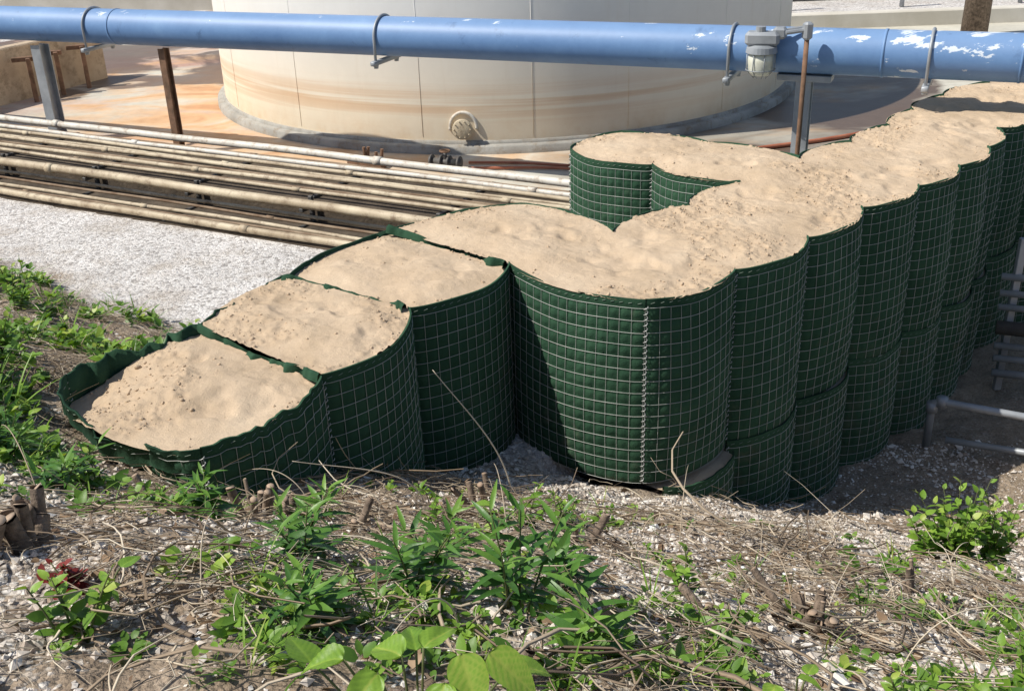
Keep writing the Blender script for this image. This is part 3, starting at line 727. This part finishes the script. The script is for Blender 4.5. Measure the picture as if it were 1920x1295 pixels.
cb=R(s3+.04,NB-.34,0)
e=empty("electrical_conduit",tuple(cb),"thin rusty conduit rising past the blue pipe","conduit");m=MB();m.addraw(tube([cb,cb+[0,0,1.0],cb+[0.0,0,1.88]],.023,10));m.build("conduit_tube",M_RUST,e)
m=MB();m.addraw(box(cb+[0,0,1.90],(.085,.085,.16),.2,.02));m.addraw(tube([cb+[0,0,1.91],cb+[-.2,.0,1.89]],.021,8));m.build("conduit_box",M_STEEL,e,False)
lb=R(s3-.38,NB-.30,1.47)
e=empty("yard_light",tuple(lb),"grey cast-metal yard light with glass globe clamped by the pipe","light fixture")
m=MB(); m.addraw(box(lb+[0,0,.34],(.32,.16,.13),-.3,.04)); m.addraw(box(lb+[.16,-.02,.39],(.13,.12,.11),-.3,.03)); m.addraw(tube([lb+[-.02,0,.40],lb+[-.02,0,.45]],.048,12)); m.addraw(tube([lb+[.16,-.02,.40],lb+[.38,.0,.42]],.024,8))
m.addraw(tube([lb+[0,0,.21],lb+[0,0,.265],lb+[0,0,.285]],[.15,.14,.095],24)); m.build("lamp_housing",M_STEEL,e,False)
m=MB(); m.addraw(tube([lb+[0,0,.21],lb+[0,0,.13],lb+[0,0,.045],lb+[0,0,.0],lb+[0,0,-.01]],[.123,.128,.118,.095,.04],24)); m.build("lamp_globe",M_GLASS,e)
m=MB()
for t_ in np.linspace(0,2*math.pi,9)[:-1]:
    m.addraw(tube([lb+[.137*math.cos(t_),.137*math.sin(t_),.21],lb+[.137*math.cos(t_),.137*math.sin(t_),.05],lb+[.06*math.cos(t_),.06*math.sin(t_),-.03]],.005,5))
m.addraw(tube([lb+[.139*math.cos(t_),.139*math.sin(t_),.05] for t_ in np.linspace(0,2*math.pi,24)],.005,5,False))
m.build("lamp_cage",M_STEEL,e)
# ---------------------------------------------------------------- low-side pipework
def pipething(name,paths,r,mat,label,cat="pipe",group=None):
    P0=paths[0][0]; e=empty(name,tuple(P0),label,cat,group); m=MB()
    for P in paths: m.addraw(tube(P,r,12))
    m.build("pipe_run",mat,e)
    for P in paths:
        for q in P[1:-1][::2]:
            m=MB(); q=np.array(q); m.addraw(tube([q-[0,0,r*1.3],q+[0,0,r*1.3]],r*1.5,10)); m.build("pipe_fitting",mat,e)
pipething("handrail_pipe",[[(3.30,7.36,-.95),(3.30,7.36,-.56),(3.31,7.355,-.52),(3.36,7.33,-.50),(4.9,6.50,-.50)],],.030,M_STEEL,"grey galvanised rail pipe with elbow at the wall's foot","pipe","grey pipes at the foot of the wall")
pipething("handrail_pipe",[[(3.4,7.25,-.80),(4.9,6.6,-.80)]],.026,M_STEEL,"grey galvanised pipe lying low by the wall's foot","pipe","grey pipes at the foot of the wall")
for k,(z,r) in enumerate(((.16,.030),(.02,.028),(-.10,.028),(-.28,.06),(-.44,.030),(-.55,.030),(-.68,.034))):
    pipething("service_pipe",[[(4.12,8.26-.02*k,z),(6.2,7.4,z)]],r,M_STEEL if k!=3 else M_DSTEEL,"grey service pipe running off from the barrier","pipe","service pipes beside the barrier")
e=empty("service_stand",(4.40,8.2,-.9),"grey angled steel stand holding service pipes","stand");m=MB()
for x_,z1 in((4.24,.50),(5.1,.5)): m.addraw(box((x_,8.24-(x_-4.24)*.4,(z1-.9)/2),(.06,.05,z1+.9),0,.005))
m.addraw(box((4.67,8.07,.47),(.93,.05,.07),-.38,.005)); m.build("stand_frame",M_STEEL,e,False)
# ---------------------------------------------------------------- scatter stuff
def scat(n,x0,x1,y0,y1,dens,ib=-.10):
    out=[];tot=0
    while tot<n:
        x=rng.uniform(x0,x1,n*2);y=rng.uniform(y0,y1,n*2)
        d=dens(x,y); k=(rng.random(len(x))<d)&(inside_depth(x,y)<ib)
        out.append(np.stack([x[k],y[k]],-1)); tot+=k.sum()
    P=np.concatenate(out)[:n]; return P[:,0],P[:,1]
def sdens(x,y):
    s=slope_h(x,y); toe=np.exp(-((s)/.5)**2)
    return np.clip(.20+.8*toe+sstep(.43,.65,fbm(x,y,1.2,9,4))*.7,0,1)*(mainside(x,y)>-.8)
x,y=scat(44000,-2.6,4.8,1.5,7.4,sdens); n=len(x)
sz=np.exp(rng.normal(-4.82,.48,n)); z=G(x,y)+sz*.25
sc=np.stack([sz*rng.uniform(.8,1.4,n),sz*rng.uniform(.6,1.1,n),sz*rng.uniform(.35,.75,n)],-1)
octv=np.array([[1,0,0],[-1,0,0],[0,1,0],[0,-1,0],[0,0,1],[0,0,-1]],float)
octf=np.array([[0,2,4],[2,1,4],[1,3,4],[3,0,4],[2,0,5],[1,2,5],[3,1,5],[0,3,5]])
V,F,T=inst(octv,octf,np.stack([x,y,z],-1),rotm(n,.5),sc,np.clip(rng.beta(2.1,1.6,n),0,1))
V+=rng.normal(0,.0012,V.shape)
o=build("gravel",V,F,M_STONE,None,False,{'tint':T}); o["kind"]="stuff"; top(o,"pale broken shell and small stones scattered over the slope","gravel")
def straw(n,x0,x1,y0,y1,dens,ln,rad,mat,name,label,lift=.02,tint=(0,1),curl=.25):
    x,y=scat(n,x0,x1,y0,y1,dens); L=rng.uniform(ln[0],ln[1],n); az=rng.uniform(0,6.283,n); el=np.abs(rng.normal(0,.12,n))+ (rng.random(n)<.06)*rng.uniform(0,.9,n)
    m=6; s=np.linspace(-.5,.5,m); ph=rng.normal(0,curl,n)
    A=az[:,None]+ph[:,None]*s*2
    px=x[:,None]+np.cos(A)*L[:,None]*s; py=y[:,None]+np.sin(A)*L[:,None]*s
    pz=G(px,py)+.006+rng.uniform(0,lift,n)[:,None]+(s+.5)*L[:,None]*np.sin(el)[:,None]
    P=np.stack([px,py,pz],-1)
    side=np.stack([-np.sin(A),np.cos(A),0*A],-1); up=np.array([0,0,1.])
    r=(rng.uniform(rad[0],rad[1],n)[:,None]*(1-.5*(s+.5)))[...,None]
    V=np.stack([P+side*r,P-side*r*.6+up*r*.9,P-side*r*.5-up*r*.7],2)
    I=np.arange(n*m*3).reshape(n,m,3);Q=[]
    for j in range(3):
        j2=(j+1)%3;Q.append(np.stack([I[:,:-1,j],I[:,:-1,j2],I[:,1:,j2],I[:,1:,j]],-1).reshape(-1,4))
    T=np.repeat(rng.uniform(tint[0],tint[1],n),m*3)
    o=build(name,V.reshape(-1,3),np.concatenate(Q),mat,None,True,{'tint':T}); o["kind"]="stuff"; top(o,label,"plant litter")
dl=lambda x,y: np.clip(sstep(.15,.5,slope_h(x,y))*(.15+1.1*sstep(.44,.65,fbm(x,y,1.9,41,3)))+.10*sstep(.3,.6,mainside(x,y)),0.03,1)*(mainside(x,y)>-2.5)
straw(6500,-2.8,4.4,1.3,6.8,dl,(.04,.24),(.0008,.0022),M_STRAW,"dry_straw","dead grass straw lying over the slope",.04,(.3,1))
straw(2300,-2.8,4.4,1.3,6.8,dl,(.08,.45),(.002,.005),M_STRAW,"fallen_twigs","brown twigs and dead stems scattered on the slope",.05,(.1,.95),.7)
straw(240,-2.4,3.4,1.5,5.6,dl,(.2,.7),(.004,.009),M_STRAW,"dead_branches","crooked brown dead branches lying on the slope",.05,(.0,.6),.9)
straw(3600,-6.5,-1.2,4.6,10,lambda x,y:sstep(.03,.3,slope_h(x,y))*(mainside(x,y)<3)*(inside_depth(x,y)<-.22),(.08,.30),(.0015,.0035),M_STRAW,"dry_brush","dead brush straw on the upper bank",.05,(.2,1))
def leaftemp(w,n=6,fold=.25,droop=.25,e0=.6,e1=.9,across=1,vein=0):
    V=[];TV=[];t_=np.linspace(0,1,n); tm=e0/(e0+e1); nrm=tm**e0*(1-tm)**e1
    m=across*2+1
    for t in t_:
        hw=max(w*(t**e0)*((1-t)**e1)/nrm,.003)
        for sg in np.linspace(-1,1,m):
            z=abs(sg)*hw*fold-droop*t*t; tv=0
            if vein:
                ph=math.cos((t-abs(sg)*hw*.9)*2*math.pi*7)
                z+=vein*ph*min(1,abs(sg)*3)*(1-t*.5)+vein*1.2*math.sin(t*9+sg*4)
                tv=-.16*max(0,-ph)*min(1,abs(sg)*4)+(.22 if abs(sg)<.05 else 0)
            V.append((sg*hw,t,z)); TV.append(tv)
    Q=[]
    for i in range(n-1):
        for j in range(m-1):
            a=i*m+j;Q.append((a,a+1,a+m+1,a+m))
    return np.array(V),np.array(Q),np.array(TV)
LO=leaftemp(.30);LL=leaftemp(.095,7,.35,.35,.55,.9);GR_=leaftemp(.02,5,.1,.5)
def lframe(d,roll):
    d=d/np.linalg.norm(d,axis=1)[:,None]; up=np.array([0,0,1.]); s=np.cross(d,up); s/=np.linalg.norm(s,axis=1)[:,None]+1e-9; nn=np.cross(s,d)
    c=np.cos(roll)[:,None];q=np.sin(roll)[:,None]; s2=s*c+nn*q; n2=-s*q+nn*c
    return np.stack([s2,d,n2],2)
class Leaves:
    def __init__(s): s.p=[];s.d=[];s.s=[];s.t=[]
    def add(s,p,d,sz,t): s.p.append(p);s.d.append(d);s.s.append(sz);s.t.append(t)
    def mesh(s,name,temp,mat,parent=None,rollsd=.35):
        p=np.concatenate([np.atleast_2d(a) for a in s.p]);d=np.concatenate([np.atleast_2d(a) for a in s.d]);z=np.concatenate([np.atleast_1d(a) for a in s.s]);t=np.concatenate([np.atleast_1d(a) for a in s.t])
        n=len(p); V,F,T=inst(temp[0],temp[1],p,lframe(d,rng.normal(0,rollsd,n)),np.repeat(z[:,None],3,1)*np.stack([rng.uniform(.8,1.2,n),np.ones(n),rng.uniform(.3,1.3,n)],-1),t,temp[2])
        return build(name,V,F,mat,parent,True,{'tint':T})
BL=[(-2.75,4.3,.35,.45,1),(-2.5,3.8,.3,.3,1),(-2.1,3.6,.35,.25,.9),(-3.1,6.2,.9,.9,.8),(-3.1,7.7,.9,.7,.6),(-4.3,8.7,1.0,.8,.7),(-2.9,5.3,.5,.5,1),(-1.9,3.2,.35,.2,.5),(-1.25,3.2,.35,.2,.6),(-.8,2.1,.4,.3,.5),(-.3,2.2,.4,.3,.4),(.4,2.0,.5,.22,.5),(1.0,2.15,.4,.22,.7),(1.7,2.9,.4,.3,.35),(.5,2.7,.2,.25,.4),(1.1,3.0,.25,.22,.35),(-.9,3.7,.25,.12,.5),(.0,4.0,.2,.15,.35),(-1.5,2.2,.25,.3,.4),(-2.2,6.9,.5,.7,.3)]
def gdens(x,y):
    d=np.full(np.shape(x),.05)
    for bx,by,rx,ry,w in BL: d=np.maximum(d,w*np.exp(-((x-bx)/rx)**2-((y-by)/ry)**2))
    return d*sstep(.42,.60,fbm(x,y,3.2,51,3))*1.6*(slope_h(x,y)>.04)
def weeds(n,x0,x1,y0,y1,size,nl,name,temp,mat,label,tall=.05,el=(.1,1.0)):
    x,y=scat(n,x0,x1,y0,y1,gdens,-.20); z=G(x,y); L=Leaves()
    k=nl
    X_=np.repeat(x,k);Y_=np.repeat(y,k);Z_=np.repeat(z,k); az=rng.uniform(0,6.283,n*k); e_=rng.uniform(el[0],el[1],n*k)
    h=np.repeat(rng.uniform(.2,1,n),k)*rng.uniform(0,1,n*k)*tall; r=rng.uniform(0,.02,n*k)
    sz=np.repeat(rng.uniform(size[0],size[1],n),k)*rng.uniform(.7,1.2,n*k)
    L.add(np.stack([X_+np.cos(az)*r,Y_+np.sin(az)*r,Z_+h],-1),np.stack([np.cos(az)*np.cos(e_),np.sin(az)*np.cos(e_),np.sin(e_)],-1),sz,np.clip(np.repeat(rng.uniform(.1,.95,n),k)+rng.normal(0,.12,n*k),0,1))
    o=L.mesh(name,temp,mat); o["kind"]="stuff"; top(o,label,"weeds")
weeds(850,-2.7,2.8,1.4,5.0,(.018,.055),8,"low_weeds",LO,M_LEAF,"low broadleaf weeds growing through shell and straw",.06)
weeds(720,-6,-1.4,3.8,10,(.035,.085),9,"bank_weeds",LO,M_LEAF,"leafy green weeds on the upper bank",.16)
weeds(200,-2.7,2.8,1.4,5.0,(.05,.14),6,"grass_tufts",GR_,M_LEAF,"thin grass tufts on the slope",.01,(.6,1.4))
weeds(100,-6,-1.4,4.6,10,(.10,.25),7,"bank_grass",GR_,M_LEAF,"thin grass on the upper bank",.01,(.5,1.4))
x,y=scat(2200,-2.6,4.2,1.4,6.6,dl); n=len(x); az=rng.uniform(0,6.283,n); L=Leaves(); L.add(np.stack([x,y,G(x,y)+.015],-1),np.stack([np.cos(az),np.sin(az),rng.normal(0,.3,n)],-1),rng.uniform(.015,.055,n),rng.random(n)); o=L.mesh("dead_leaves",LO,M_DEADL,None,1.0); o["kind"]="stuff"; top(o,"curled brown dead leaves on the slope","plant litter")
def plant(kind,x,y,h,ns,nl,ls,spread,label,group=None,mat=None,temp=None,bare=.15):
    z=float(G(x,y)); e=empty(kind,(x,y,z),label,"plant",group); st=MB();L=Leaves()
    for s in range(ns):
        az=rng.uniform(0,6.283); out=spread*rng.uniform(.2,1); hh=h*rng.uniform(.65,1.05)
        b=np.array([x+rng.normal(0,.012),y+rng.normal(0,.012),z-.01]); tip=b+np.array([math.cos(az)*out,math.sin(az)*out,hh]); mid=(b+tip)/2+np.array([math.cos(az),math.sin(az),0])*-out*.15
        t=np.linspace(0,1,9)[:,None]; C=(1-t)**2*b+2*t*(1-t)*mid+t*t*tip
        st.addraw(tube(C,np.linspace(.0045,.0015,9),5))
        for j in range(nl):
            f=bare+(1-bare)*(j+.5)/nl; i=min(7,int(f*8)); p=C[i]+(C[i+1]-C[i])*(f*8-i)
            a=j*2.4+s+rng.normal(0,.3); el=rng.uniform(.0,.45)+.6*f**3
            L.add(p,np.array([math.cos(a)*math.cos(el),math.sin(a)*math.cos(el),math.sin(el)]),ls*(1-.45*f**2)*rng.uniform(.75,1.15),np.clip(.2+.65*f+rng.normal(0,.15),0,1))
    st.build("plant_stem",M_STALK,e); L.mesh("foliage",temp,mat,e); return e
for (x,y,h,ns) in [(-.62,2.58,.24,3),(-.28,2.40,.30,4),(-.72,3.0,.22,3),(.0,2.32,.34,4),(.14,2.72,.24,3),(.20,2.14,.26,3),(-.50,2.12,.2,3),(-.30,3.05,.18,3),(-1.15,3.3,.16,3),(-2.05,3.75,.24,4),(-2.65,4.2,.28,4),(-1.75,3.5,.20,4),(-2.5,3.8,.28,5),(-2.75,4.6,.28,5)]:
    plant("lance_leaf_weed",x,y,h,ns,16,.14,.16,"tall weed with narrow dark green leaves on the slope","narrow-leaved weeds",M_DLEAF,LL)
for (x,y,h,ns,ls,sp) in [(2.26,4.50,.48,20,.085,.26),(2.46,4.5,.42,14,.075,.2),(2.08,4.45,.26,7,.07,.15),(-2.9,5.5,.3,6,.07,.15),(-3.3,6.0,.3,6,.07,.15),(-2.75,4.95,.3,7,.07,.15),(-2.4,4.1,.25,6,.06,.15),(-3.6,7.2,.3,6,.08,.15),(-4.0,8.0,.3,6,.08,.15),(.55,2.9,.2,4,.05,.1),(-.35,3.7,.14,4,.05,.1),(.05,3.95,.2,3,.055,.12),(.2,4.1,.22,3,.06,.12),(-1.05,2.0,.2,5,.06,.15),(1.35,2.2,.18,5,.05,.15),(-1.6,3.5,.2,5,.06,.15),(-1.3,3.2,.16,4,.05,.1),(1.9,3.0,.15,4,.05,.1),(.95,2.0,.15,4,.05,.1),(.62,2.5,.16,4,.05,.1),(1.6,3.6,.12,4,.04,.1),(.6,3.6,.12,3,.04,.1)]:
    plant("leafy_shrub",x,y,h,ns,10,ls,sp,"small bright green leafy shrub on the slope","small leafy shrubs",M_LEAF,LO)
plant("red_leaf_weed",-1.16,2.24,.10,6,7,.05,.08,"small weed with dark red leaves",None,M_RED,LO)
BLt=leaftemp(.36,30,.30,.35,.45,.95,6,.014)
def bigleaf(x,y,label,specs):
    z=float(G(x,y)); e=empty("broad_leaf_plant",(x,y,z),label,"plant","broad-leaved plants"); st=MB();L=Leaves()
    for (dx,dy,hz,az,el,s,t) in specs:
        p=np.array([x+dx,y+dy,z+hz]); b=np.array([x,y,z]); m_=(b+p)/2+np.array([0,0,.05]); tt=np.linspace(0,1,8)[:,None]
        st.addraw(tube((1-tt)**2*b+2*tt*(1-tt)*m_+tt*tt*p,.0026,6)); L.add(p,np.array([math.cos(az)*math.cos(el),math.sin(az)*math.cos(el),math.sin(el)]),s,t)
    st.build("plant_stem",M_STALK,e);L.mesh("foliage",BLt,M_LEAF,e,.3)
bigleaf(-.20,1.47,"plant with large bright green pointed leaves",[(-.13,.06,.29,2.9,-.1,.095,.72),(-.06,.0,.31,-2.2,-.3,.10,.85),(-.10,-.02,.26,-2.7,-.2,.095,.75),(.02,.05,.32,.9,.1,.09,.8),(.09,.02,.33,-1.2,-.6,.115,.95),(.14,.02,.33,-.5,-.5,.115,.95),(.06,-.02,.30,-1.8,-.5,.09,.85),(.0,.10,.27,1.8,.2,.08,.6),(-.2,.1,.25,2.2,.2,.09,.65),(.03,.0,.23,-2.6,.1,.08,.95),(-.02,.04,.31,2.4,.0,.095,.8),(-.16,-.02,.23,-2.0,-.3,.09,.6),(.18,.06,.26,.2,-.2,.08,.85),(-.04,-.05,.21,-1.4,-.2,.08,.7)])
bigleaf(-1.02,2.1,"plant with broad bright green leaves",[(0,0,.10,-.4,0,.07,.7),(-.05,0,.09,-2,0,.07,.8),(.04,.05,.12,1,.1,.06,.6)])
bigleaf(.62,1.85,"plant with broad bright green leaves",[(0,0,.14,-.4,0,.06,.8),(-.05,0,.12,-2,0,.06,.9),(.04,.05,.1,1,.1,.05,.8)])
bigleaf(-.02,3.9,"plant with broad bright green leaves",[(-.1,0,.12,2.9,.1,.10,.8),(.04,0,.14,.2,.2,.09,.7),(.1,.05,.12,.9,.1,.08,.6)])
for (x,y) in [(.75,2.95),(.82,3.0),(.88,2.9),(.95,3.02),(.7,3.1),(1.02,2.95)]:
    z=float(G(x,y)); e=empty("white_wildflower",(x,y,z),"tiny white wildflower on a thin stalk","flower","white wildflowers"); hh=rng.uniform(.10,.18); m=MB();m.addraw(tube([(x,y,z),(x+.01,y,z+hh)],.001,4));m.build("flower_stalk",M_STALK,e)
    m=MB();V=[(x+.01,y,z+hh+.003)]+[(x+.01+ (.009 if j%2 else .005)*math.cos(j*math.pi/8),y+(.009 if j%2 else .005)*math.sin(j*math.pi/8),z+hh) for j in range(16)]; m.add(V,[(0,1+j,1+(j+1)%16) for j in range(16)]);m.build("flower_head",M_PETAL,e)
for (x,y,k,h,r) in [(-1.42,2.62,8,.16,.026),(-1.52,2.46,5,.12,.024),(-1.10,3.72,6,.18,.017),(-.95,3.70,4,.15,.016),(.26,3.75,5,.13,.017),(.96,2.78,14,.13,.017),(-.2,4.5,3,.15,.016),(-1.62,2.75,4,.12,.020),(1.95,2.75,6,.12,.016),(-.15,4.85,3,.12,.016),(.62,2.6,3,.09,.014),(-1.45,3.6,4,.13,.016),(-.05,1.9,3,.09,.015),(-.65,3.5,3,.1,.014),(-.05,3.55,3,.1,.014),(1.5,3.3,4,.1,.015),(2.3,3.7,4,.11,.016)]:
    z=float(G(x,y)); e=empty("cut_stump",(x,y,z),"cluster of cut brush stems poking from the slope","stump","cut brush stumps")
    for j in range(k):
        m=MB();c=MB()
        o=np.array([rng.normal(0,.035),rng.normal(0,.035)]); d=np.array([o[0]*.9+rng.normal(0,.03),o[1]*.9+rng.normal(0,.03),h*rng.uniform(.5,1.2)]); b=np.array([x+o[0],y+o[1],z-.02]); rr=r*rng.uniform(.5,1.2)
        m.addraw(tube([b,b+d*.5+rng.normal(0,.003,3),b+d],[rr*1.25,rr,rr*.95],9,False),.5); c.addraw(tube([b+d*.985,b+d*1.0+rng.normal(0,.001,3)],rr*.93,9))
        m.build("stem",M_BARK,e); c.build("cut_face",M_CUT,e)
def stalk(pts,r,label,tint=.8):
    P=np.array(pts,float);t_=np.linspace(0,1,24)[:,None]
    C=(1-t_)**3*P[0]+3*t_*(1-t_)**2*P[1]+3*t_**2*(1-t_)*P[2]+t_**3*P[3]; m=MB();m.addraw(tube(C,np.linspace(r,r*.4,24),5),tint); o=m.build("bare_stalk",M_STRAW,None,True,True); top(o,label,"stalk","bare dry stalks")
def gp(x,y,h=0): return (x,y,float(G(x,y))+h)
stalk([gp(-.03,5.1),(-.05,5.1,.55),(-.25,5.05,.8),(-.42,5.0,1.10)],.0055,"long thin dry stalk leaning against the mesh wall",.95)
stalk([gp(-.45,4.3),(-.5,4.3,.95),(-.75,4.2,1.0),(-1.0,4.1,1.12)],.004,"arched dry stalk over the slope",.9)
stalk([gp(.05,4.6),(.05,4.6,.5),(0,4.6,.6),(-.1,4.6,.55)],.003,"short hooked dry stalk on the slope")
for k in range(44):
    x=rng.uniform(-1.6,2.4);y=rng.uniform(1.9,4.2); L=rng.uniform(.15,.5);a=rng.uniform(0,6.28); c,s=math.cos(a),math.sin(a)
    stalk([gp(x,y),(x+c*.03,y+s*.03,float(G(x,y))+L*.4),(x+c*L*.4,y+s*L*.4,float(G(x,y))+L*.6),(x+c*L*.9,y+s*L*.9,float(G(x,y))+L*.35)],.0028,"thin dry stalk standing on the slope",rng.uniform(.3,.95))
# ---------------------------------------------------------------- camera and light
cam=bpy.data.cameras.new("camera"); co=bpy.data.objects.new("camera",cam); COL.objects.link(co)
cam.sensor_width=36; cam.lens=37.5; cam.clip_start=.05; cam.clip_end=1000
Mx=Matrix.Translation((0,0,3.6))@Matrix.Rotation(math.radians(64.6),4,'X')@Matrix.Rotation(math.radians(-2.0),4,'Z')
co.matrix_world=Mx; scene.camera=co
sd=Vector((1.0,.20,-1.22)).normalized()
sun=bpy.data.lights.new("sun",'SUN'); sun.energy=5.0; sun.angle=math.radians(.5); sun.color=(1,.955,.87)
so=bpy.data.objects.new("sun",sun); so.rotation_mode='QUATERNION'; so.rotation_quaternion=sd.to_track_quat('-Z','Y'); so.location=(-5,2,12); COL.objects.link(so)
w=bpy.data.worlds.new("World"); scene.world=w; w.use_nodes=True; t=w.node_tree; sk=t.nodes.new('ShaderNodeTexSky'); sk.sky_type='NISHITA'; sk.sun_disc=False
el=math.asin(-sd.z); sk.sun_elevation=el; sk.sun_rotation=math.atan2(-sd.x,-sd.y)
t.links.new(sk.outputs[0],t.nodes['Background'].inputs[0]); t.nodes['Background'].inputs[1].default_value=.105
scene.view_settings.view_transform='Standard'; scene.view_settings.look='None'; scene.view_settings.exposure=0
